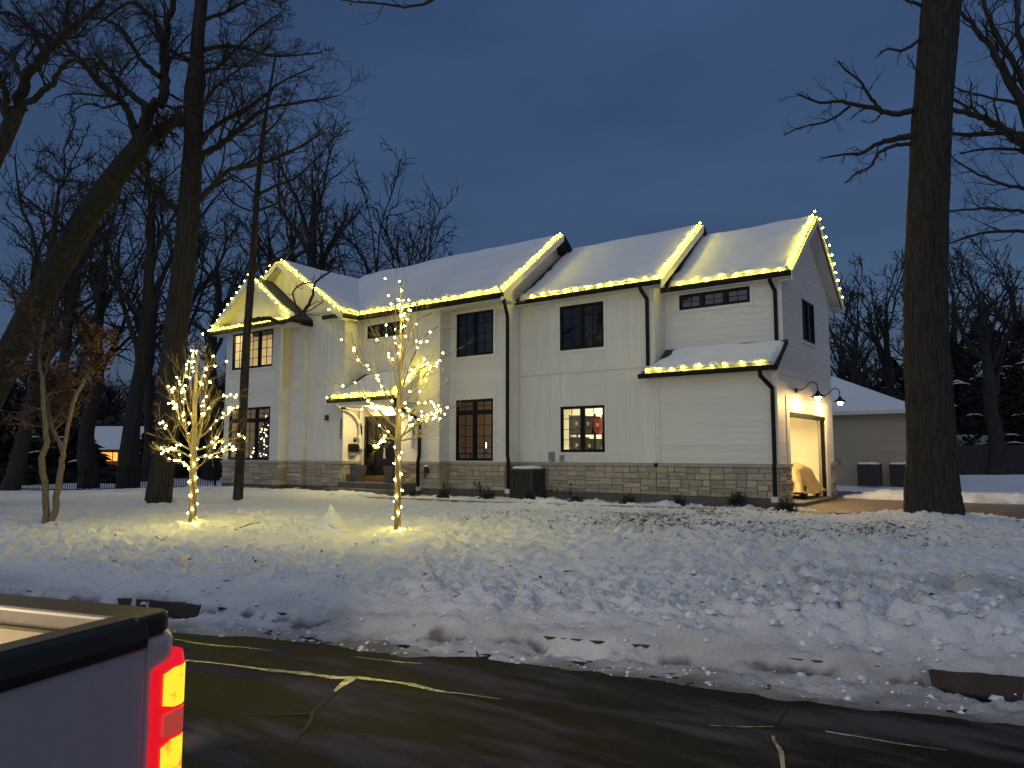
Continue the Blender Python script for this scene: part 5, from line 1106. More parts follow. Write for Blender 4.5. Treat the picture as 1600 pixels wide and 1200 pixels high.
# a far wood that closes the horizon
r = np.random.default_rng(77); Vs, Qs, b = [], [], 0
for side in range(2):
    for i in range(150):
        px = r.uniform(-350, 520) if side == 0 else r.uniform(1250, 2000); d = r.uniform(85, 130); p = at(px, 700, d); p[2] = 0; H = r.uniform(9, 15)
        nb = 26; z0 = r.uniform(.1, .8, nb)*H; a = r.uniform(0, 2*pi, nb); L_ = H*.38*(1-z0/H*.5)*r.uniform(.5, 1, nb)
        S = p+np.stack([0*z0, 0*z0, z0], -1); E_ = S+np.stack([np.cos(a)*L_*.7, np.sin(a)*L_*.7, L_*.75], -1); mid = (S+E_)/2+r.normal(0, .3, (nb, 3))
        Pp = np.stack([S, mid, E_], 1); Rr = np.broadcast_to(np.array([.13, .08, .03]), (nb, 3)); V, Q = tube_np(Pp, Rr, 3); Vs.append(V); Qs.append(Q+b); b += len(V)
        nt_ = 120; s_ = r.integers(0, nb, nt_); S2 = mid[s_]*(.4)+E_[s_]*.6+r.normal(0, .4, (nt_, 3)); E2 = S2+r.normal(0, 1, (nt_, 3))*np.array([1, 1, .8])+np.array([0, 0, .5]); Pp = np.stack([S2, (S2+E2)/2+r.normal(0, .1, (nt_, 3)), E2], 1); V, Q = tube_np(Pp, np.broadcast_to(np.array([.05, .04, .02]), (nt_, 3)), 3); Vs.append(V); Qs.append(Q+b); b += len(V)
        V, Q = tube_np(np.array([[p, p+[0, 0, H*.5], p+[0, 0, H*.9]]]), np.array([[.25, .18, .05]]), 4); Vs.append(V); Qs.append(Q+b); b += len(V)
me = mesh_np('far_woods', np.concatenate(Vs), np.concatenate(Qs)); me.materials.append(M['barkfar']); tag(obj('far_woods', me, None), kind='stuff')
hb = MB(); rr_ = random.Random(8)      # undergrowth at the foot of the far wood
n = 9000; r = np.random.default_rng(78); px = np.where(r.random(n) < .55, r.uniform(-350, 520, n), r.uniform(1250, 2000, n)); d = r.uniform(80, 92, n)
c = np.array([at(a_, 700, b_) for a_, b_ in zip(px, d)]); c[:, 2] = r.random(n)**1.6*(4.2+2.0*vn(px*.02, px*0, 3)); a = norm(r.normal(0, 1, (n, 3))); bb = norm(np.cross(a, r.normal(0, 1, (n, 3)))); s = r.uniform(.4, 1.1, (n, 1))
V = np.stack([c-a*s, c+bb*s*.6, c+a*s, c-bb*s*.6], 1); me = mesh_np('undergrowth', V.reshape(-1, 3), np.arange(4*n).reshape(-1, 4), False); me.materials.append(M['everdark']); tag(obj('undergrowth', me, None), kind='stuff')

# the multi-stemmed sapling with last year's leaves
D7 = 15.5; T = Tree(40); l_ = []
for lb, dd in (([(72, 813, 11), (71, 765, 10), (65, 722, 10), (72, 690, 9), (69, 640, 8), (67, 600, 7), (62, 560, 5), (70, 500, 3)], 0), ([(80, 813, 11), (90, 768, 10), (96, 722, 9), (98, 703, 8), (86, 680, 7), (78, 655, 6), (74, 620, 5), (60, 580, 3)], .3), ([(98, 703, 7), (108, 660, 6), (118, 620, 6), (130, 598, 5), (145, 560, 4), (158, 525, 2)], -.3)):
    P, R = px_limb(lb, D7, dd); P[0] = P[0]+np.array([0, 0, -.1]); l = T.limb(P, R, sides=8, sub=5, wob=.15)
    s1 = T.grow(arr(l), 12, tmin=.55, tmax=1, ang=(35, 80), lf=(.18, .34), k=6, wander=.2, up=.06, level=1, sides=4, minr=.006, rf=.5); T.grow(s1, 7, tmin=.15, ang=(25, 65), lf=(.3, .6), k=5, wander=.25, level=2, sides=3, minr=.004)
t = tree_thing(T, 'sapling', onZ(76, 812, .35), 'young multi stemmed tree holding brown leaves at the left of the yard', m=mat('sapling_bark', (.16, .125, .085), .85, .3, 20, .004, 50))
add_leaves(t, T, 3000, .10, 2, M['leaf'], 5, jit=.10)

# the two saplings wound with lights
def lit_tree(seed, trunk, branches, depth, label, lab2, m2=5, nb=95, trunk_y=None):
    T = Tree(seed); P, R = px_limb(trunk, depth); P[0] = P[0]+np.array([0, 0, -.12]); tr = T.limb(P, R, sides=10, sub=6, wob=.05); pos = []
    allb = []
    for lb, dd in branches:
        P2, R2 = px_limb(lb, depth, dd); R2 = [max(q*.55, .004) for q in R2]; l = T.limb(P2, R2, sides=5, sub=4, wob=.3, level=1); allb.append(l)
        s2 = T.grow(arr(l), m2+3, tmin=.15, ang=(14, 42), lf=(.3, .75), k=6, wander=.10, up=.07, level=2, sides=3, minr=.0035, rf=.5); T.grow(s2, 3, tmin=.3, ang=(18, 45), lf=(.3, .7), k=4, wander=.1, up=.06, level=3, sides=3, minr=.0028)
    b = at(trunk[0][0], trunk[0][1], depth); t = tree_thing(T, 'young_tree', b, label, 'saplings wound with lights', M['youngbark'])
    return T, tr, allb, b
def wind(T, tr, allb, b, label, spots, r=.015, crown_from=.42, every=.085):
    t = thing('tree_lights', tuple(b), label, 'string lights', 'lights wound round the saplings'); pos = []; cab = []
    Q, rr = tr; zt = np.array([q[2] for q in Q]); ztop = zt[0]+(zt[-1]-zt[0])*crown_from
    z = zt[0]+.22; a = 0
    while z < ztop:
        c = np.array([np.interp(z, zt, Q[:, k_]) for k_ in range(3)]); rad = np.interp(z, zt, rr)+.02; p = c+np.array([cos(a)*rad, sin(a)*rad, 0]); pos.append(p); cab.append(p); z += every; a += 1.9
    for (i, s) in spots:
        Qb, rb = allb[i]; k_ = s*(len(Qb)-1); j = min(int(k_), len(Qb)-2); f = k_-j; pos.append(Qb[j]*(1-f)+Qb[j+1]*f+np.array([random.gauss(0, .03), random.gauss(0, .03), random.gauss(0, .03)]))
    tw = np.concatenate([p[0].reshape(-1, 3) for p in T.parts if p[3] == 2]); rt_ = random.Random(len(spots))
    for _ in range(48): pos.append(tw[rt_.randrange(len(tw))])
    mb = MB(); mb.tube(cab, .005, 4)
    for Qb, rb in allb: mb.tube([q+np.array([random.gauss(0, .012), random.gauss(0, .012), .012]) for q in Qb], .004, 4)
    obj('cable', mb, M['cable'], t)
    for p in pos: piece('bulb', BT, t, tuple(p), (r, r, r))
D8 = 14.3
br1 = [([(301, 716, 6), (280, 705, 5), (258, 702, 3.5), (250, 703, 2)], -.6), ([(302, 705, 6), (275, 690, 5), (262, 672, 3.5), (252, 660, 2)], .5), ([(302, 690, 6), (282, 660, 5), (274, 630, 4), (270, 615, 2)], -.4), ([(303, 716, 6), (325, 712, 5), (345, 705, 3.5), (372, 700, 2)], .6), ([(303, 705, 6), (330, 695, 5), (352, 688, 4), (382, 680, 2)], -.7), ([(303, 690, 6), (326, 672, 5), (345, 652, 4), (362, 640, 2)], .4), ([(303, 670, 6), (320, 648, 5), (335, 625, 4), (366, 618, 2)], -.5),
       ([(303, 660, 5), (292, 630, 4), (286, 600, 3), (292, 575, 2)], .5), ([(304, 640, 5), (312, 605, 4), (318, 580, 3), (326, 572, 2)], -.3), ([(303, 720, 6), (310, 690, 5), (318, 650, 4), (322, 610, 3), (330, 590, 2)], .8), ([(302, 715, 6), (292, 680, 5), (283, 650, 4), (262, 620, 2)], .9), ([(303, 630, 4), (296, 590, 3), (300, 562, 2), (304, 548, 1.5)], .1), ([(304, 735, 5), (318, 722, 4), (332, 700, 3), (340, 672, 2)], -.9), ([(302, 735, 5), (290, 725, 4), (276, 720, 3), (262, 716, 2)], .3)]
T, tr, ab, b = lit_tree(41, [(300, 824, 12), (301, 790, 11), (302, 740, 11), (303, 700, 9), (304, 650, 7), (306, 600, 5), (309, 545, 2.5)], br1, D8, 'left young tree wound with warm lights before the tall oak', '', 7)
rl = random.Random(12); spots = [(rl.randrange(len(br1)), rl.uniform(.3, 1)) for _ in range(78)]+[(11, .6), (11, .8), (11, .95), (8, .95), (6, .95), (6, .8), (4, .9), (4, .98), (3, .9), (5, .95)]
wind(T, tr, ab, b, 'warm lights wound up trunk and branches of the left sapling', spots, crown_from=.44)
D9 = 13.0
br2 = [([(622, 690, 6), (600, 672, 5), (585, 655, 3.5), (572, 640, 2)], -.5), ([(622, 690, 6), (645, 684, 5), (655, 675, 4), (690, 640, 2.5)], .5), ([(623, 685, 6), (650, 665, 5), (672, 650, 4), (688, 640, 2)], -.5), ([(622, 670, 6), (605, 655, 5), (575, 625, 4), (548, 600, 2)], .4), ([(623, 650, 6), (605, 620, 5), (590, 590, 4), (560, 560, 3), (548, 520, 1.5)], -.4), ([(623, 640, 6), (640, 620, 5), (652, 600, 4), (680, 570, 3), (700, 555, 1.5)], .6), ([(624, 620, 6), (634, 590, 5), (645, 560, 4), (660, 530, 3), (685, 510, 1.5)], -.6), ([(624, 620, 5), (615, 580, 4), (605, 555, 3), (588, 530, 2), (575, 500, 1.5)], .5),
       ([(625, 600, 5), (630, 560, 4), (640, 530, 3), (655, 500, 2), (675, 490, 1.5)], .3), ([(624, 590, 5), (620, 550, 4), (618, 500, 3), (618, 460, 2)], -.2), ([(624, 660, 6), (650, 640, 5), (672, 625, 3), (684, 640, 2)], .8), ([(622, 690, 5), (606, 684, 4), (596, 690, 3), (590, 700, 2)], .3), ([(623, 690, 5), (635, 670, 4), (640, 655, 3), (634, 630, 2)], -.6), ([(624, 610, 5), (642, 590, 4), (660, 575, 3), (672, 572, 2)], .2), ([(625, 560, 4), (634, 530, 3), (630, 500, 2), (626, 470, 1.5)], .1)]
T, tr, ab, b = lit_tree(42, [(621, 836, 11), (621, 800, 10.5), (622, 740, 10), (622, 690, 9), (623, 640, 8), (625, 590, 6), (626, 530, 4), (626, 440, 2)], br2, D9, 'right young tree wound with warm lights in front of the door', '', 5)
rl = random.Random(13); spots = [(rl.randrange(len(br2)), rl.uniform(.25, .95)) for _ in range(62)]+[(1, .9), (1, .95), (2, .9), (2, .95), (10, .9), (10, .8), (13, .8), (13, .9), (13, 1), (5, .6), (14, .95), (14, .85), (14, .75)]
Qt, rt = tr; ab2 = ab+[(Qt[-8:], rt[-8:])]
wind(T, tr, ab2, b, 'warm lights wound up trunk and branches of the sapling by the door', spots+[(len(ab), s) for s in (.3, .45, .6, .7, .85, 1)], crown_from=.36, every=.095)
# ------------------------------------------------------------------ things by the house
def ac_unit(c, w_, d_, h_, label, z0=.36):
    t = thing('air_conditioner', (c[0], c[1], z0), label, 'air conditioner', 'outdoor air conditioners'); x, y = c
    mb = MB(); 
    for sx in (-1, 1):
        for sy in (-1, 1): mb.box(x+sx*w_/2-.04*(sx > 0)-.0, x+sx*w_/2+.04*(sx < 0), y+sy*d_/2-.04*(sy > 0), y+sy*d_/2+.04*(sy < 0), z0, z0+h_-.06)
    mb.box(x-w_/2-.012, x+w_/2+.012, y-d_/2-.012, y+d_/2+.012, z0+h_-.06, z0+h_); obj('cabinet', mb, M['acgrey'], t)
    mb = MB(); mb.box(x-w_/2+.03, x+w_/2-.03, y-d_/2+.03, y+d_/2-.03, z0, z0+h_-.06); obj('core', mb, M['acdark'], t)
    mb = MB(); k = int(w_/.055)
    for i in range(1, k): xx = x-w_/2+.04+(w_-.08)*i/k; mb.box(xx-.008, xx+.008, y-d_/2+.005, y-d_/2+.03, z0+.03, z0+h_-.07)
    k = int(d_/.055)
    for i in range(1, k): yy = y-d_/2+.04+(d_-.08)*i/k; mb.box(x+w_/2-.03, x+w_/2-.005, yy-.008, yy+.008, z0+.03, z0+h_-.07)
    tag(obj('fin', mb, M['acgrey'], t), kind='stuff')
    q = [(x-w_/2, y-d_/2, z0+h_), (x+w_/2, y-d_/2, z0+h_), (x+w_/2, y+d_/2, z0+h_), (x-w_/2, y+d_/2, z0+h_)]; snow_cover(t, q, h=.07, lump=.05, seed=int(abs(x)*31), res=.05, inset=(.01,)*4)
    return t
ac_unit((-13.50, 18.93), .82, .74, .96, 'dark grey air conditioner with a snow cap beside the middle downspout')
shr = random.Random(9)
def shrub(px, label, r=.25, mat_=None, n=520):
    lo, hi = -20.0, -3.0     # where its bearing meets the planting row
    for _ in range(40):
        x = (lo+hi)/2; yy = float(walk_y(x))+1.0; d = ray(px, 700)
        if x/yy < d[0]/d[1]: lo = x
        else: hi = x
    z = float(snow_z(np.array([x]), np.array([yy]))[0])
    return shrub_at(x, yy, z, label, r, mat_, n)
def shrub_at(x, y, z, label, r=.25, mat_=None, n=520):
    t = thing('shrub', (x, y, z), label, 'shrub', 'small evergreen shrubs along the stone base'); g = np.random.default_rng(int(abs(x)*997))
    mb = MB()
    for i in range(9): a = g.uniform(0, 6.28); e = np.array([cos(a)*r*.8, sin(a)*r*.8, r*g.uniform(.7, 1.4)]); b = np.array([x, y, z-.05]); mb.tube([b, b+e*.5+np.array([0, 0, .03]), b+e], [.008, .006, .003], 4)
    obj('stem', mb, M['twig'], t)
    u = norm(g.normal(0, 1, (n, 3))); u[:, 2] = np.abs(u[:, 2]); c = np.array([x, y, z-.02])+u*np.array([r, r, r*1.25])*g.uniform(.45, 1.05, (n, 1))*(.8+.4*np.sin(u[:, :1]*9+u[:, 1:2]*7)*.5)
    a = norm(u+g.normal(0, .5, (n, 3))+np.array([0, 0, .5])); b = norm(np.cross(a, g.normal(0, 1, (n, 3)))); s = g.uniform(.05, .10, (n, 1)); V = np.stack([c-a*s*.4, c+b*s*.22, c+a*s*.7, c-b*s*.22], 1)
    me = mesh_np('leaves', V.reshape(-1, 3), np.arange(4*n).reshape(-1, 4), False); me.materials.append(mat_ or M['ever']); tag(obj('leaves', me, None, t), kind='stuff'); return t
for px, lb, r_ in ((694, 'small evergreen shrub below the two storey window bay, left', .24), (762, 'small evergreen shrub under the right half of the tall bay window', .27), (826, 'small brownish shrub in front of the air conditioner', .25), (899, 'small evergreen shrub under the bright lit window', .27), (980, 'small shrub before the stone base between bright window and garage wall', .25), (1058, 'small shrub under the left part of the blank garage wall', .27), (1150, 'wide low shrub under the right part of the blank garage wall', .32)):
    shrub(px, lb, r_)
shrub_at(-5.55, 18.72, .37, 'bushy dark shrub at the garage corner by the driveway', .30)
shrub_at(-17.10, 17.55, .33, 'small dark shrub beside the porch steps at the downspout', .26)
def dry_plant(x, y, label, h=.55):
    z = .33; t = thing('dry_plant', (x, y, z), label, 'plant', 'withered plants in the bed'); g = random.Random(int(abs(x)*733)); mb = MB(); lv = MB()
    for i in range(4):
        b = np.array([x+g.uniform(-.06, .06), y+g.uniform(-.05, .05), z]); e = b+np.array([g.uniform(-.22, .22), g.uniform(-.1, .1), h*g.uniform(.6, 1.1)]); m_ = (b+e)/2+np.array([g.uniform(-.04, .04), 0, .04]); mb.tube([b, m_, e], [.006, .005, .003], 4)
        for k in range(5):
            c = m_+(e-m_)*g.uniform(.1, 1.1); a = np.array([g.gauss(0, .05), g.gauss(0, .03), g.gauss(-.02, .05)]); bb = np.array([g.gauss(0, .03), g.gauss(0, .03), g.gauss(0, .03)]); lv.add([c, c+a*.5+bb, c+a, c+a*.5-bb], [(0, 1, 2, 3)])
    obj('stem', mb, M['twig'], t); tag(obj('leaves', lv, M['mulch'], t), kind='stuff')
for x, y, lb in ((-16.25, 18.2, 'withered leafy stems under the left half of the bay window'), (-15.0, 18.25, 'withered leafy stems under the right half of the bay window'), (-14.75, 18.1, 'thin withered stems near the bay corner'), (-12.3, 18.7, 'withered stems right of the air conditioner'), (-11.9, 18.8, 'drooping dry stems under the bright window')): dry_plant(x, y, lb)
# fixtures on the walls
def fix(name, mb, m, label, cat, org): o = obj(name, mb, m, None, origin=org); tag(o, label, cat); bevel(o, .008); return o
fix('meter_box', MB().box(-13.02, -12.84, YM-.12, YM-.02, 1.56, 1.84), M['grey'], 'small grey utility box on the wall right of the air conditioner', 'utility box', (-12.93, YM-.06, 1.56))
fix('wall_outlet', MB().box(-12.62, -12.50, YM-.10, YM-.02, 1.56, 1.74), M['grey'], 'grey covered outlet left of the bright window sill', 'outlet', (-12.56, YM-.06, 1.56))
mb = MB(); mb.box(-21.39, -21.26, YC-.10, YC-.02, 2.98, 3.17); mb.lathe([(.06, 0), (.06, .02)], (-21.33, YC-.13, 3.0), 10); fix('alarm_bell', mb, M['red'], 'small dark red alarm device on the white wall left of the canopy', 'alarm', (-21.33, YC-.06, 2.96))
mbx = thing('mailbox', (XC1+.1, 17.86, 1.83), 'black wall mailbox on the lit siding left of the front door', 'mailbox')
mb = MB(); mb.prism([(XC1+.03, 17.66, 1.86), (XC1+.16, 17.66, 1.86), (XC1+.16, 17.66, 2.06), (XC1+.03, 17.66, 2.14)], (0, .40, 0)); obj('body', mb, M['black'], mbx)
mb = MB(); mb.box(XC1+.03, XC1+.12, 17.68, 17.98, 1.70, 1.855); obj('newspaper_holder', mb, M['grey'], mbx)
lt = thing('doorbell_camera', (XC1+.05, 17.95, 2.25), 'small square black fixture above the mailbox', 'wall fixture'); obj('plate', MB().box(XC1+.025, XC1+.05, 17.90, 18.02, 2.20, 2.36), M['black'], lt); mb = MB(); mb.tube([(XC1+.05, 17.96, 2.30), (XC1+.09, 17.96, 2.30)], .035, 10); obj('lens', mb, M['grey'], lt)
num = thing('house_number', (-20.56, YC-.03, 2.36), 'black upright house number digits on the corner left of the door', 'house number')
for i, ch in enumerate('25525'):
    cu = bpy.data.curves.new('digit', 'FONT'); cu.body = ch; cu.size = .21; cu.extrude = .008; cu.align_x = 'CENTER'
    tmp = bpy.data.objects.new('digit', cu); COL.objects.link(tmp); dg = bpy.context.evaluated_depsgraph_get(); me = bpy.data.meshes.new_from_object(tmp.evaluated_get(dg)); bpy.data.objects.remove(tmp); me.name = 'digit'
    me.materials.clear(); me.materials.append(M['black']); o = bpy.data.objects.new('digit', me); link(o, num); o.location = (-20.565, YC-.045, 2.90-.148*i); o.rotation_euler = (pi/2, 0, 0)
mb = MB(); mb.box(-17.16, -17.02, YD-.14, YD-.03, 1.12, 1.34); mb.tube([(-17.09, YD-.10, 1.14), (-17.09, YD-.16, 1.06), (-17.06, YD-.15, .98)], .03, 8); hb_ = thing('hose_bib', (-17.09, YD-.1, 1.0), 'dark hose reel box with a snow cap on the stone right of the porch', 'hose box'); obj('body', mb, M['acdark'], hb_)
mb = MB(); mb.lathe([(.09, 0), (.085, .03), (.05, .055), (.01, .06)], (-17.09, YD-.09, 1.342), 12); obj('snow_cap', mb, M['snow'], hb_, smooth=True)
for x, y, lb in ((-20.05, 17.78, 'tapered dark grey planter on the porch left of the door'), (-18.30, 17.72, 'tapered dark grey planter on the porch right of the door')):
    t = thing('planter', (x, y, .80), lb, 'planter', 'pair of porch planters'); mb = MB(); a, b_, h = .15, .22, .56
    mb.hexa([(x-a, y-a, .802), (x+a, y-a, .802), (x+a, y+a, .802), (x-a, y+a, .802), (x-b_, y-b_, .80+h), (x+b_, y-b_, .80+h), (x+b_, y+b_, .80+h), (x-b_, y+b_, .80+h)]); o = obj('pot', mb, M['planter'], t); bevel(o, .012)
    mb = MB(); mb.box(x-b_+.03, x+b_-.03, y-b_+.03, y+b_-.03, .80+h, .80+h+.015); obj('soil', mb, M['mulch'], t)
# barn lamps over the garage door
for y_, lb in ((21.15, 'black gooseneck barn lamp lit above the near side of the garage door'), (23.65, 'black gooseneck barn lamp lit above the far side of the garage door')):
    z_ = 3.55; t = thing('barn_lamp', (XM1, y_, z_), lb, 'lamp', 'gooseneck lamps over the garage door')
    mb = MB(); mb.tube([(XM1+.036, y_, z_), (XM1+.07, y_, z_)], .075, 14); obj('wall_plate', mb, M['black'], t)
    pts = [(XM1+.06, y_, z_), (XM1+.20, y_, z_+.0), (XM1+.30, y_, z_+.05), (XM1+.38, y_, z_+.15), (XM1+.48, y_, z_+.21), (XM1+.57, y_, z_+.18), (XM1+.615, y_, z_+.08), (XM1+.62, y_, z_-.06)]
    mb = MB(); mb.tube(pts, .014, 8); obj('arm', mb, M['black'], t, smooth=True)
    c = (XM1+.62, y_, z_-.24)
    mb = MB(); prof = [(.035, .19), (.05, .15), (.06, .12), (.12, .08), (.19, .035), (.195, .02), (.185, .022), (.115, .065), (.055, .105), (.03, .13)]; V = []; F = []; sd = 20
    for r__, z__ in prof:
        for i in range(sd): V.append((c[0]+r__*cos(2*pi*i/sd), c[1]+r__*sin(2*pi*i/sd), c[2]+z__))
    for j in range(len(prof)-1):
        for i in range(sd): F.append((j*sd+i, j*sd+(i+1) % sd, (j+1)*sd+(i+1) % sd, (j+1)*sd+i))
    F.append(tuple(range(sd))); mb.add(V, F); obj('shade', mb, M['black'], t, smooth=True)
    mb = MB(); mb.lathe([(.01, -.085), (.05, -.07), (.072, -.02), (.06, .03), (.02, .07), (.015, .1)], (c[0], c[1], c[2]+.02), 12); obj('bulb', mb, M['lamp'], t, smooth=True)
# tarp covered machine in the garage
t = thing('covered_mower', (-6.6, 23.2, .47), 'tan tarp draped over a low machine inside the open garage', 'covered machine')
n1, n2 = 44, 44; uu, vv = np.meshgrid(np.linspace(-1, 1, n1), np.linspace(-1, 1, n2)); rad = np.maximum(np.abs(uu), np.abs(vv)); ang = np.arctan2(vv, uu)
top = .80+.10*np.sin(uu*3+1)*np.cos(vv*2.5)+.14*np.exp(-((uu+.2)**2+(vv-.3)**2)*3); drop = sst(.55, 1.0, rad); fold = 1+.17*np.sin(ang*13+3*fbm(uu*2+5, vv*2+5, 3, 2))*drop
zz = .50+top*(1-drop)+(.03+.16*vn(ang*3+10, ang*0, 4))*drop+.05*(np.abs(fbm(uu*3+7, vv*3+7, 5, 3)-.5))*2
sx = (.36+.18*rad+.10*drop)*fold; Xt = -6.60+uu*.66*(.92+.12*drop)*fold; Yt = 23.15+vv*1.15*(.94+.08*drop)*fold
b = (np.arange(n2-1)[:, None]*n1+np.arange(n1-1)[None]).ravel(); me = mesh_np('tarp', np.stack([Xt.ravel(), Yt.ravel(), zz.ravel()], -1), np.stack([b, b+1, b+n1+1, b+n1], -1)); me.materials.append(M['tarp']); obj('tarp', me, None, t)
mb = MB(); mb.box(-7.05, -6.15, 22.2, 24.1, .60, .95)
obj('chassis', mb, mat('machine_paint', (.12, .05, .03), .5), t)
for sx_ in (-7.07, -6.13):
    for sy_ in (22.45, 23.85): mb = MB(); mb.tube([(sx_-.07, sy_, .66), (sx_+.07, sy_, .66)], .185, 16); obj('wheel', mb, M['rubber'], t)
# inside the lit rooms
def shelf_unit():
    x0, x1, y0, y1 = -12.95, -11.95, 20.5, 21.0; t = thing('shelf_unit', (-12.45, 20.75, 1.0), 'black metal shelf with bins seen through the bright lower window', 'shelf')
    for x in (x0, x1-.04):
        for y in (y0, y1-.04): obj('post', MB().box(x, x+.04, y, y+.04, .95, 3.05), M['black'], t)
    for z in (1.72, 2.40): obj('shelf_board', MB().box(x0+.041, x1-.041, y0, y1, z, z+.04), M['black'], t)
    k = 0
    for (bx, bw, bz, bh, m_, lb) in ((-12.9, .44, 2.441, .58, 'bin', 'large dark bin upper left on the shelf behind the bright window'), (-12.44, .40, 2.441, .55, 'bin', 'dark bin upper right on the shelf behind the bright window'), (-12.9, .44, 1.761, .56, 'bin', 'dark bin lower left on the shelf behind the bright window'), (-12.42, .44, 1.761, .50, 'bin', 'dark bin lower right on the shelf behind the bright window'), (-12.03, .26, 2.441, .46, 'binred', 'red bin at the right end of the shelf behind the bright window')):
        b = thing('storage_bin', (bx+bw/2, 20.7, bz), lb, 'bin', 'bins on the shelf'); m0 = MB(); c = bx+bw/2
        m0.hexa([(bx+.03, 20.47, bz+.001), (bx+bw-.03, 20.47, bz+.001), (bx+bw-.03, 20.93, bz+.001), (bx+.03, 20.93, bz+.001), (bx, 20.44, bz+bh-.06), (bx+bw, 20.44, bz+bh-.06), (bx+bw, 20.96, bz+bh-.06), (bx, 20.96, bz+bh-.06)]); obj('tub', m0, M[m_], b)
        obj('lid', MB().box(bx-.01, bx+bw+.01, 20.43, 20.97, bz+bh-.06, bz+bh), M[m_], b); obj('tag_label', MB().box(c+.02, c+.10, 20.435, 20.442, bz+bh*.45, bz+bh*.45+.1), M['white'], b)
shelf_unit()
xt = thing('christmas_tree', (-25.45, 17.75, 1.05), 'lit Christmas tree inside the lower left window', 'christmas tree')
g = np.random.default_rng(4); n = 1500; zz = g.random(n); rr_ = .62*(1-zz)*np.sqrt(g.random(n))+.03; aa = g.uniform(0, 6.28, n); c = np.array([-25.45, 17.75, 1.25])+np.stack([rr_*np.cos(aa), rr_*np.sin(aa), zz*2.0], -1)
a = norm(np.stack([np.cos(aa), np.sin(aa), -.2+g.normal(0, .2, n)], -1)); b = norm(np.cross(a, g.normal(0, 1, (n, 3)))); s = .14; V = np.stack([c-a*s*.4, c+b*s*.2, c+a*s*.6, c-b*s*.2], 1); me = mesh_np('foliage', V.reshape(-1, 3), np.arange(4*n).reshape(-1, 4), False); me.materials.append(M['ever']); tag(obj('foliage', me, None, xt), kind='stuff')
mb = MB(); mb.tube([(-25.45, 17.75, 1.0), (-25.45, 17.75, 2.9)], [.05, .02], 8); obj('trunk', mb, M['bark'], xt)
xl = thing('christmas_lights', (-25.45, 17.75, 1.3), 'small white lights on the Christmas tree in the lower left window', 'string lights'); BX = bm_.copy(); BX.materials.clear(); BX.materials.append(M['xmas'])
for i in range(110):
    z = g.random()**1.2; a_ = g.uniform(3.4, 6.6); r__ = .66*(1-z)+.03; p = (-25.45+r__*cos(a_), 17.75+r__*sin(a_), 1.28+2.0*z); piece('bulb', BX, xl, p, (.018,)*3)
tb = thing('dining_table', (-16.5, 20.2, 1.05), 'wooden table seen through the tall bay window', 'table'); obj('table_top', MB().box(-17.4, -15.6, 19.9, 20.7, 1.76, 1.81), M['wood'], tb)
for x in (-17.3, -15.75):
    for y in (19.95, 20.58): obj('leg', MB().box(x, x+.07, y, y+.07, 1.06, 1.758), M['wood'], tb)
cd = thing('table_lamp', (-16.35, 20.4, 1.81), 'glowing candle lamp on the table behind the bay window', 'lamp'); mb = MB(); mb.lathe([(.07, 0), (.07, .02), (.015, .04), (.015, .16)], (-16.35, 20.4, 1.812), 12); obj('base', mb, M['black'], cd); mb = MB(); mb.lathe([(.012, 0), (.02, .05), (.018, .12), (.005, .2)], (-16.35, 20.4, 1.975), 10); obj('flame_tube', mb, M['xmas'], cd)
pf = thing('picture_frame', (-26.0, 19.38, 5.7), 'framed picture on the wall of the lit upper left room', 'picture'); obj('frame', MB().box(-26.4, -25.9, 19.36, 19.40, 5.5, 6.15), M['wood'], pf); obj('picture', MB().box(-26.33, -25.97, 19.35, 19.358, 5.57, 6.08), mat('picture_print', (.5, .36, .2), .6, .3, 6), pf)
# heap of snow in the yard
g = np.random.default_rng(6); k1, k2 = 64, 40; th, hh = np.meshgrid(np.linspace(0, 2*pi, k1, endpoint=False), np.linspace(0, 1, k2)); c = onZ(517, 829, .38)
rad = (.62*(1-hh)**1.9+.10*np.sqrt(np.clip(1-hh, 0, 1)))*(1+.8*(fbm(np.cos(th)*2.5+5, np.sin(th)*2.5+hh*7+5, 9, 5, .7)-.5)); P_ = np.stack([c[0]+rad*np.cos(th)+.03*np.sin(hh*4), c[1]+rad*np.sin(th), .22+hh*.64], -1).reshape(-1, 3)
i, j = np.arange(k1), np.arange(k2-1); q = np.stack([(j[:, None]*k1+i), (j[:, None]*k1+(i+1) % k1), ((j[:, None]+1)*k1+(i+1) % k1), ((j[:, None]+1)*k1+i)], -1).reshape(-1, 4)
me = mesh_np('snow_mound', P_-np.array([c[0], c[1], .22]), q); me.materials.append(M['snow']); o = bpy.data.objects.new('snow_mound', me); link(o); o.location = (c[0], c[1], .22); tag(o, 'pointed heap of packed snow between the two lit saplings', 'snow heap')
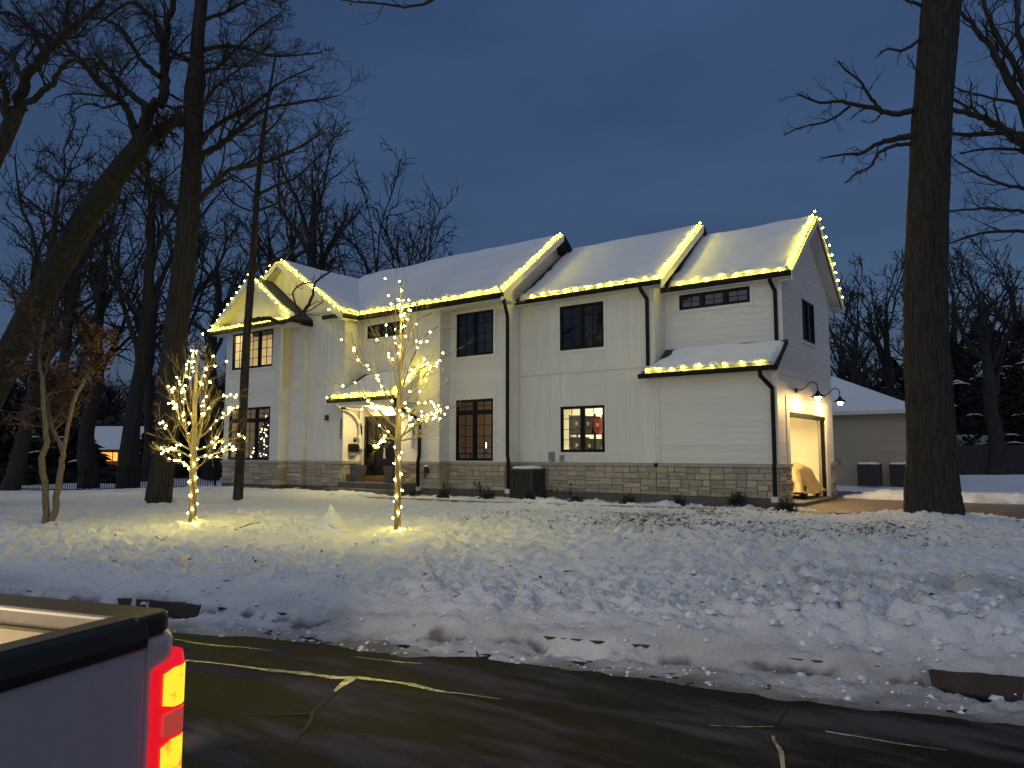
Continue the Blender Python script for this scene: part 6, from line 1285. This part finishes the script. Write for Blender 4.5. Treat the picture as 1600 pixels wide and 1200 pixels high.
# leaves and twigs lying on the snow
g = np.random.default_rng(15); n = 260; uu = g.uniform(-17, 6, n); nn = 7.2+np.abs(g.normal(0, 4.5, n)); xs_, ys_ = uu*RU[0]+nn*RN[0], uu*RU[1]+nn*RN[1]; zs_ = snow_z(xs_.copy(), ys_.copy())+.012; c = np.stack([xs_, ys_, zs_], -1)
a = norm(g.normal(0, 1, (n, 3))*np.array([1, 1, .25])); b = norm(np.cross(a, np.array([0, 0, 1.])+g.normal(0, .3, (n, 3)))); s = g.uniform(.015, .04, (n, 1)); V = np.stack([c-a*s, c+b*s*.5, c+a*s, c-b*s*.5], 1); V[:, 1, 2] += .012
me = mesh_np('fallen_leaves', V.reshape(-1, 3), np.arange(4*n).reshape(-1, 4), False); me.materials.append(M['mulch']); tag(obj('fallen_leaves', me, None), kind='stuff')
def stick(pts, label):
    P = [onZ(x, y, .35) for x, y in pts]; xx = np.array([p[0] for p in P]); yy = np.array([p[1] for p in P]); zz = snow_z(xx.copy(), yy.copy())+.03; mb = MB(); mb.tube([(a, b, c) for a, b, c in zip(xx, yy, zz)], [.010]*(len(P)-1)+[.004], 5); tag(obj('stick', mb, M['twig'], None, origin=(xx[0], yy[0], zz[0])), label, 'stick', 'fallen sticks on the snow')
stick([(366, 832), (390, 824), (420, 817)], 'long thin stick lying on the snow right of the left sapling')
stick([(597, 824), (600, 832), (603, 838)], 'short stick on the snow left of the right sapling')
stick([(745, 962), (750, 968), (757, 972)], 'short dark stick in the snow near the road')
stick([(243, 842), (252, 843), (262, 841)], 'short dark stick under the left sapling')
stick([(876, 885), (884, 886), (896, 889)], 'short dark stick in the trampled snow of the mid yard')

# ------------------------------------------------------------------ neighbours and fences
nb_ = thing('garage_building', (-9, 41, .3), 'low taupe outbuilding with snowy hip roof right of the house', 'building')
nx0, nx1, ny0, ny1 = -20.0, -5.7, 38.0, 46.0
mb = MB(); mb.box(nx0, nx1, ny0, ny1, .2, 3.72); obj('wall', mb, M['taupe'], nb_)
wN = Wall((nx0, ny0), (nx1, ny0)); sdn = obj('siding', MB(), None, nb_); boards(wN, sdn, 4.0, wN.L, .45, 3.65, (), .16, me=WEDGE_T)
e = .45; ridge = 5.72; rx0, rx1 = nx0+4.2, nx1-4.0; ym = (ny0+ny1)/2; A, B_, C_, D_ = (nx0-e, ny0-e, 3.78), (nx1+e, ny0-e, 3.78), (nx1+e, ny1+e, 3.78), (nx0-e, ny1+e, 3.78); R0_, R1_ = (rx0, ym, ridge), (rx1, ym, ridge)
mb = MB().add([A, B_, C_, D_, R0_, R1_], [(0, 1, 5, 4), (1, 2, 5), (2, 3, 4, 5), (3, 0, 4), (3, 2, 1, 0)]); ro = obj('roof', mb, M['shingle'], nb_)
up = lambda p, h: (p[0], p[1], p[2]+h)
mb = MB().add([A, B_, C_, D_]+[up(p, .14) for p in (A, B_, C_, D_)]+[up(R0_, .2), up(R1_, .2)], [(4, 5, 9, 8), (5, 6, 9), (6, 7, 8, 9), (7, 4, 8), (0, 1, 5, 4), (1, 2, 6, 5), (2, 3, 7, 6), (3, 0, 4, 7)]); so = tag(obj('snow_cover', mb, M['snow'], ro), kind='stuff')
mb = MB(); mb.box(nx0-e, nx1+e, ny0-e-.03, ny0-e-.002, 3.62, 3.775); mb2 = MB(); mb2.box(nx0-e, nx1+e, ny0-e, ny0-.03, 3.60, 3.64); obj('fascia', mb, M['soffit'], nb_); obj('soffit', mb2, M['taupe'], nb_)
fix('wall_outlet', MB().box(-8.75, -8.6, ny0-.12, ny0-.03, 1.35, 1.55), M['grey'], 'small outlet box on the wall of the low outbuilding', 'outlet', (-8.68, ny0-.08, 1.35))
p1 = at(1359, 740, 33.9); p2 = at(1409, 740, 33.9)
ac_unit((p1[0], p1[1]), .9, .8, .98, 'left air conditioner with a snow cap against the low outbuilding', .32); ac_unit((p2[0], p2[1]), .9, .8, .98, 'right air conditioner by the low outbuilding partly behind the big oak', .32)
# wooden fence at the far right
fw = thing('wooden_fence', tuple(at(1550, 740, 52)*[1, 1, 0]+[0, 0, .3]), 'dark wooden board fence across the far right of the snowy lawn', 'fence')
a, b = at(1445, 700, 52), at(1950, 700, 52); d = b-a; d[2] = 0; Lf = np.linalg.norm(d); d /= Lf; nrm = np.array([d[1], -d[0], 0]); mb = MB(); k = int(Lf/.15)
for i in range(k):
    p = a+d*(i*.15); p[2] = .1; q = p+d*.142; h = np.array([0, 0, 2.25+random.uniform(-.02, .02)]); o_3 = nrm*random.uniform(.018, .028); mb.hexa([p+o_3, q+o_3, q, p, p+o_3+h, q+o_3+h, q+h, p+h])
tag(obj('board', mb, M['fencewood'], fw), kind='stuff')
for i in range(int(Lf/2.4)):
    p = a+d*(i*2.4)-nrm*.06; obj('post', MB().box(p[0]-.05, p[0]+.05, p[1]-.05, p[1]+.05, .1, 2.4), M['fencewood'], fw)
# camper behind it
c = at(1517, 700, 55.5); cp = thing('camper_trailer', (c[0], c[1], .3), 'pale camper trailer with a snowy roof behind the wooden fence', 'trailer'); dd_ = d; nn_ = nrm
def cb(s0, s1, z0, z1, d0, d1): 
    mb = MB(); P = lambda s, dp, z: c*[1, 1, 0]+dd_*s+nn_*dp+np.array([0, 0, z]); mb.hexa([P(s0, d1, z0), P(s1, d1, z0), P(s1, d0, z0), P(s0, d0, z0), P(s0, d1, z1), P(s1, d1, z1), P(s1, d0, z1), P(s0, d0, z1)]); return mb
o = obj('body', cb(-1.4, 1.25, .8, 2.95, -1, 1), M['taupe'] if False else mat('camper_white', (.5, .52, .54), .5, .05, 3), cp); bevel(o, .12, 3)
obj('roof_snow', cb(-1.42, 1.27, 2.952, 3.15, -1.02, 1.02), M['snow'], cp)
for s in (-1.0, .3): obj('window', cb(s, s+.75, 2.05, 2.45, 1.001, 1.03), M['blackwood'], cp)
for s in (-.5, .4): mb = MB(); q = c*[1, 1, 0]+dd_*s+nn_*.95+np.array([0, 0, .65]); mb.tube([q, q+nn_*.2], .35, 16); obj('wheel', mb, M['rubber'], cp)
# far neighbour at the left
n0 = at(120, 700, 62); n1 = at(262, 700, 62); d = n1-n0; d[2] = 0; Lh = np.linalg.norm(d); d /= Lh; nr_ = np.array([d[1], -d[0], 0]); hs = thing('brick_house', (n0[0], n0[1], .1), 'low orange brick house with a lit window and snowy roof far left', 'house')
def hbx(s0, s1, z0, z1, d0, d1): 
    P = lambda s, dp, z: n0*[1, 1, 0]+d*s+nr_*dp+np.array([0, 0, z]); return MB().hexa([P(s0, d1, z0), P(s1, d1, z0), P(s1, d0, z0), P(s0, d0, z0), P(s0, d1, z1), P(s1, d1, z1), P(s1, d0, z1), P(s0, d0, z1)])
obj('wall', hbx(-6, Lh+1, 0, 2.05, -7, 0), M['brick'], hs)
P = lambda s, dp, z: n0*[1, 1, 0]+d*s+nr_*dp+np.array([0, 0, z])
mb = MB().add([P(-6.5, .6, 2.08), P(Lh+1.5, .6, 2.08), P(Lh+1.5, -3.5, 4.0), P(-6.5, -3.5, 4.0), P(Lh+1.5, -7.6, 2.08), P(-6.5, -7.6, 2.08)], [(0, 1, 2, 3), (3, 2, 4, 5), (1, 4, 2), (0, 3, 5), (0, 5, 4, 1)]); rr2 = obj('roof', mb, M['shingle'], hs)
mb = MB().add([P(-6.5, .6, 2.10), P(Lh+1.5, .6, 2.10), P(Lh+1.5, .6, 2.24), P(-6.5, .6, 2.24), P(Lh+1.5, -3.5, 4.18), P(-6.5, -3.5, 4.18), P(Lh+1.5, -7.6, 2.24), P(-6.5, -7.6, 2.24)], [(0, 1, 2, 3), (3, 2, 4, 5), (5, 4, 6, 7)]); tag(obj('snow_cover', mb, M['snow'], rr2), kind='stuff')
for s0, s1 in ((2.1, 3.0), (3.1, 3.45)):
    o = obj('window', hbx(s0, s1, 1.15, 1.85, .001, .03), M['farwin'], hs); obj('frame', hbx(s0-.06, s0, 1.1, 1.9, .001, .05), M['wood'], o)
o = obj('window', hbx(5.7, 6.05, .7, 1.85, .001, .03), emission('far_curtain_glow', (1., .45, .14), .35), hs); obj('frame', hbx(6.05, 6.12, .7, 1.9, .001, .05), M['wood'], o)
# black metal fence at the left
ff = thing('metal_fence', tuple(at(200, 768, 30)*[1, 1, 0]+[0, 0, .2]), 'black metal picket fence running left from the house corner', 'fence')
a = at(338, 700, 29.9); b = at(-80, 700, 31.5); d = b-a; d[2] = 0; Lf = np.linalg.norm(d); d /= Lf; mb = MB(); k = int(Lf/.105)
def gz_(p): return float(base_z(np.array(p[0]), np.array(p[1])))+.02
for i in range(k):
    p = a+d*(i*.105); z = gz_(p); mb.box(p[0]-.010, p[0]+.010, p[1]-.010, p[1]+.010, z, z+.98)
tag(obj('picket', mb, M['black'], ff), kind='stuff')
for i in range(int(Lf/1.9)+1):
    p = a+d*(i*1.9); z = gz_(p); obj('post', MB().box(p[0]-.03, p[0]+.03, p[1]-.03, p[1]+.03, z-.1, z+1.12), M['black'], ff)
for hz in (.12, .84, .96):
    mb = MB(); mb.tube([a*[1, 1, 0]+[0, 0, gz_(a)+hz], (a+d*Lf*.5)*[1, 1, 0]+[0, 0, gz_(a+d*Lf*.5)+hz], (a+d*Lf)*[1, 1, 0]+[0, 0, gz_(a+d*Lf)+hz]], .022, 4); obj('rail', mb, M['black'], ff)

# ------------------------------------------------------------------ the pickup truck
ck = onZ(249, 956, 1.37); AR = float(ck[:2] @ RU)+.0; BR = float(ck[:2] @ RN)+.10
def TP(a, b, z): p = RU*(AR+a)+RN*(BR+b); return (p[0], p[1], z)
def tbox(a0, a1, b0, b1, z0, z1): return MB().hexa([TP(a0, b0, z0), TP(a1, b0, z0), TP(a1, b1, z0), TP(a0, b1, z0), TP(a0, b0, z1), TP(a1, b0, z1), TP(a1, b1, z1), TP(a0, b1, z1)])
def tprism(poly, b0, b1): # poly in (a,z)
    A = [TP(a, b0, z) for a, z in poly]; o = np.array(TP(0, b1, 0))-np.array(TP(0, b0, 0)); return MB().prism(A, tuple(o))
tr_ = thing('pickup_truck', TP(-2.6, -1.0, 0), 'silver pickup truck seen from behind with its tail light lit at lower left', 'pickup truck')
WD = 2.0; BL = 1.95
def corner_prism(a0, b0, a1, b1, rad, z0, z1, dz=0, inner=True, sgn=1, n=7):
    """plan outline with one rounded corner at (a1,b1)"""
    pts = [(a0, b0), (a1, b0)]
    for i in range(n+1): t = i/n*pi/2; pts.append((a1-rad+rad*cos(t), b1-sgn*rad+sgn*rad*sin(t)))
    pts.append((a0, b1)); A = [TP(a, b, z0) for a, b in pts]; return MB().prism(A if sgn > 0 else A[::-1], (0, 0, z1-z0))
for sgn, bb in ((1, 0.0), (-1, -WD)):
    o = obj('bedside', corner_prism(-BL, bb-sgn*.13, -.004, bb, .075, .52, 1.305, sgn=sgn), M['paint'], tr_); bevel(o, .022, 3)
    o = obj('rail_cap', corner_prism(-BL, bb-sgn*.165, -.004, bb-sgn*.028, .06, 1.307, 1.364, sgn=sgn), M['plastic'], tr_); bevel(o, .013, 3)
    lo, hi = sorted((bb-sgn*.185, bb-sgn*.132))
    obj('rail_lip', tbox(-BL, -.13, lo, hi, 1.20, 1.306), mat('bed_lip', (.10, .085, .05), .6) if sgn > 0 else M['plastic'], tr_)
    lo, hi = sorted((bb-sgn*.165, bb-sgn*.132)); o = obj('bed_wall', tbox(-BL, -.11, lo, hi, .78, 1.199), M['bed'], tr_)
    lo, hi = sorted((bb-sgn*.42, bb-sgn*.166)); o = obj('wheel_arch', tbox(-1.45, -.62, lo, hi, .78, 1.0), M['bed'], tr_); bevel(o, .06, 4)
obj('bed_floor', tbox(-BL, -.11, -WD+.14, -.14, .70, .778), M['bed'], tr_)
o = obj('tailgate', tprism([(-.10, .64), (-.006, .64), (-.006, 1.282), (-.10, 1.282)], -WD+.1325, -.1325), M['paint'], tr_); bevel(o, .004, 2)
o = obj('tailgate_cap', tprism([(-.125, 1.283), (.004, 1.283), (.007, 1.31), (-.004, 1.352), (-.03, 1.364), (-.10, 1.362), (-.125, 1.35)], -WD+.136, -.136), M['plastic'], tr_); bevel(o, .006, 2)
hd = tbox(.001, .012, -WD/2-.14, -WD/2+.14, 1.06, 1.13); obj('tailgate_handle', hd, M['plastic'], tr_)
def tail(sgn, bb):
    o = None; a_out = .012; pts = [(-.20, bb-sgn*.11), (a_out-.004, bb-sgn*.115), (a_out, bb-sgn*.06)]
    for i in range(8): t = i/7*pi/2; pts.append((a_out-.045+.045*cos(t), bb+sgn*(.014-.045+.045*sin(t))))
    pts.append((-.20, bb+sgn*.014))
    zs = [(.78, .90), (.81, 1.0), (1.03, 1.0), (1.045, .98), (1.09, .98), (1.105, 1.0), (1.215, 1.0), (1.245, .93)]; V = []; k = len(pts); ca, cb_ = -.06, bb-sgn*.04
    for z, s in zs: V += [TP(ca+(a-ca)*s, cb_+(b-cb_)*s, z+(.02*sgn*(b-bb)/.1 if z > 1.22 else 0)) for a, b in pts]
    F = [(j*k+i, j*k+(i+1) % k, (j+1)*k+(i+1) % k, (j+1)*k+i) for j in range(len(zs)-1) for i in range(k)]+[tuple(range(k))[::-1], tuple((len(zs)-1)*k+i for i in range(k))]
    if sgn < 0: F = [f[::-1] for f in F]
    h = obj('tail_light', MB().add(V, F), M['tailred'], tr_)
    def lens(z0, z1, m, name, ins=(.018, .018), top_skew=.012):
        q = [(a_out+.004, bb-sgn*.085), (a_out+.004, bb-sgn*.052)]
        for i in range(5): t = i/7*pi/2; q.append((a_out+.004-.045+.045*cos(t), bb+sgn*(.011-.045+.045*sin(t))))
        V = []
        for z, dz in ((z0, -top_skew), (z1, top_skew)):
            for i, (a, b) in enumerate(q): e = i/(len(q)-1); V.append(TP(a+.002, b, z+(-dz*.6 if i == 0 else dz*.3)))
        kk = len(q); n0_ = len(V); V += [tuple(np.array(v)-np.array(TP(.012, 0, 0))+np.array(TP(0, 0, 0))) for v in V]
        F = [(i, i+1, kk+i+1, kk+i) for i in range(kk-1)]+[(n0_+i, n0_+kk+i, n0_+kk+i+1, n0_+i+1) for i in range(kk-1)]+[(0, kk, n0_+kk, n0_), (kk-1, n0_+kk-1, n0_+2*kk-1, 2*kk-1)]+[(kk+i, kk+i+1, n0_+kk+i+1, n0_+kk+i) for i in range(kk-1)]+[(i, n0_+i, n0_+i+1, i+1) for i in range(kk-1)]
        obj(name, MB().add(V, F), m, h)
    lens(1.112, 1.208, M['tailhot'], 'brake_lens'); lens(1.036, 1.096, M['tailmid'], 'reverse_lens', top_skew=.004); lens(.88, 1.018, M['tailhot'], 'brake_lens')
tail(1, 0.0); tail(-1, -WD)
o = obj('bumper', corner_prism(-.05, -WD+.02, .13, -.02, .08, .42, .62), M['chrome'], tr_); bevel(o, .03, 3)
cabp = [(-BL-.06, .50), (-BL-.06, 1.36), (-BL-.16, 1.88), (-BL-.6, 1.95), (-BL-1.7, 1.93), (-BL-2.45, 1.36), (-BL-3.6, 1.24), (-BL-3.75, .95), (-BL-3.75, .45), (-BL-2.3, .45)]
o = obj('cab', tprism(cabp, -WD+.03, -.03), M['paint'], tr_); bevel(o, .06, 3)
rw_ = tprism([(-BL-.062, 1.42), (-BL-.045, 1.42), (-BL-.125, 1.82), (-BL-.145, 1.82)], -WD+.30, -.30); obj('rear_window', rw_, mat('truck_glass', (.01, .011, .012), .06, spec=.8), o)
for b0, b1 in ((-.031, -.020), (-WD+.020, -WD+.031)):
    for q in ([(-BL-.30, 1.38), (-BL-.95, 1.38), (-BL-.95, 1.86), (-BL-.38, 1.86)], [(-BL-1.05, 1.38), (-BL-2.2, 1.38), (-BL-1.72, 1.84), (-BL-1.05, 1.86)]): obj('side_window', tprism(q, b0, b1), bpy.data.materials['truck_glass'], o)
obj('cargo_lamp', tbox(-BL-.16, -BL+.03, -WD/2-.18, -WD/2+.18, 1.885, 1.93), M['plastic'], tr_); cl_ = tbox(-BL-.08, -BL+.02, -WD/2-.15, -WD/2+.15, 1.872, 1.884); obj('cargo_lens', cl_, M['cargo'], tr_)
for a in (-1.05, -BL-2.85):
    for b0, b1 in ((-.28, -.01), (-WD+.01, -WD+.28)):
        mb = MB(); mb.tube([TP(a, b0, .39), TP(a, b0+.03, .39), TP(a, b1-.03, .39), TP(a, b1, .39)], [.36, .39, .39, .36], 28); wo_ = obj('wheel', mb, M['rubber'], tr_); mb = MB(); mb.tube([TP(a, b0-.004, .39), TP(a, b1+.004, .39)], .23, 18); obj('rim', mb, M['chrome'], wo_)
obj('chassis', tbox(-BL-3.4, -.1, -WD+.35, -.35, .36, .50), M['plastic'], tr_)
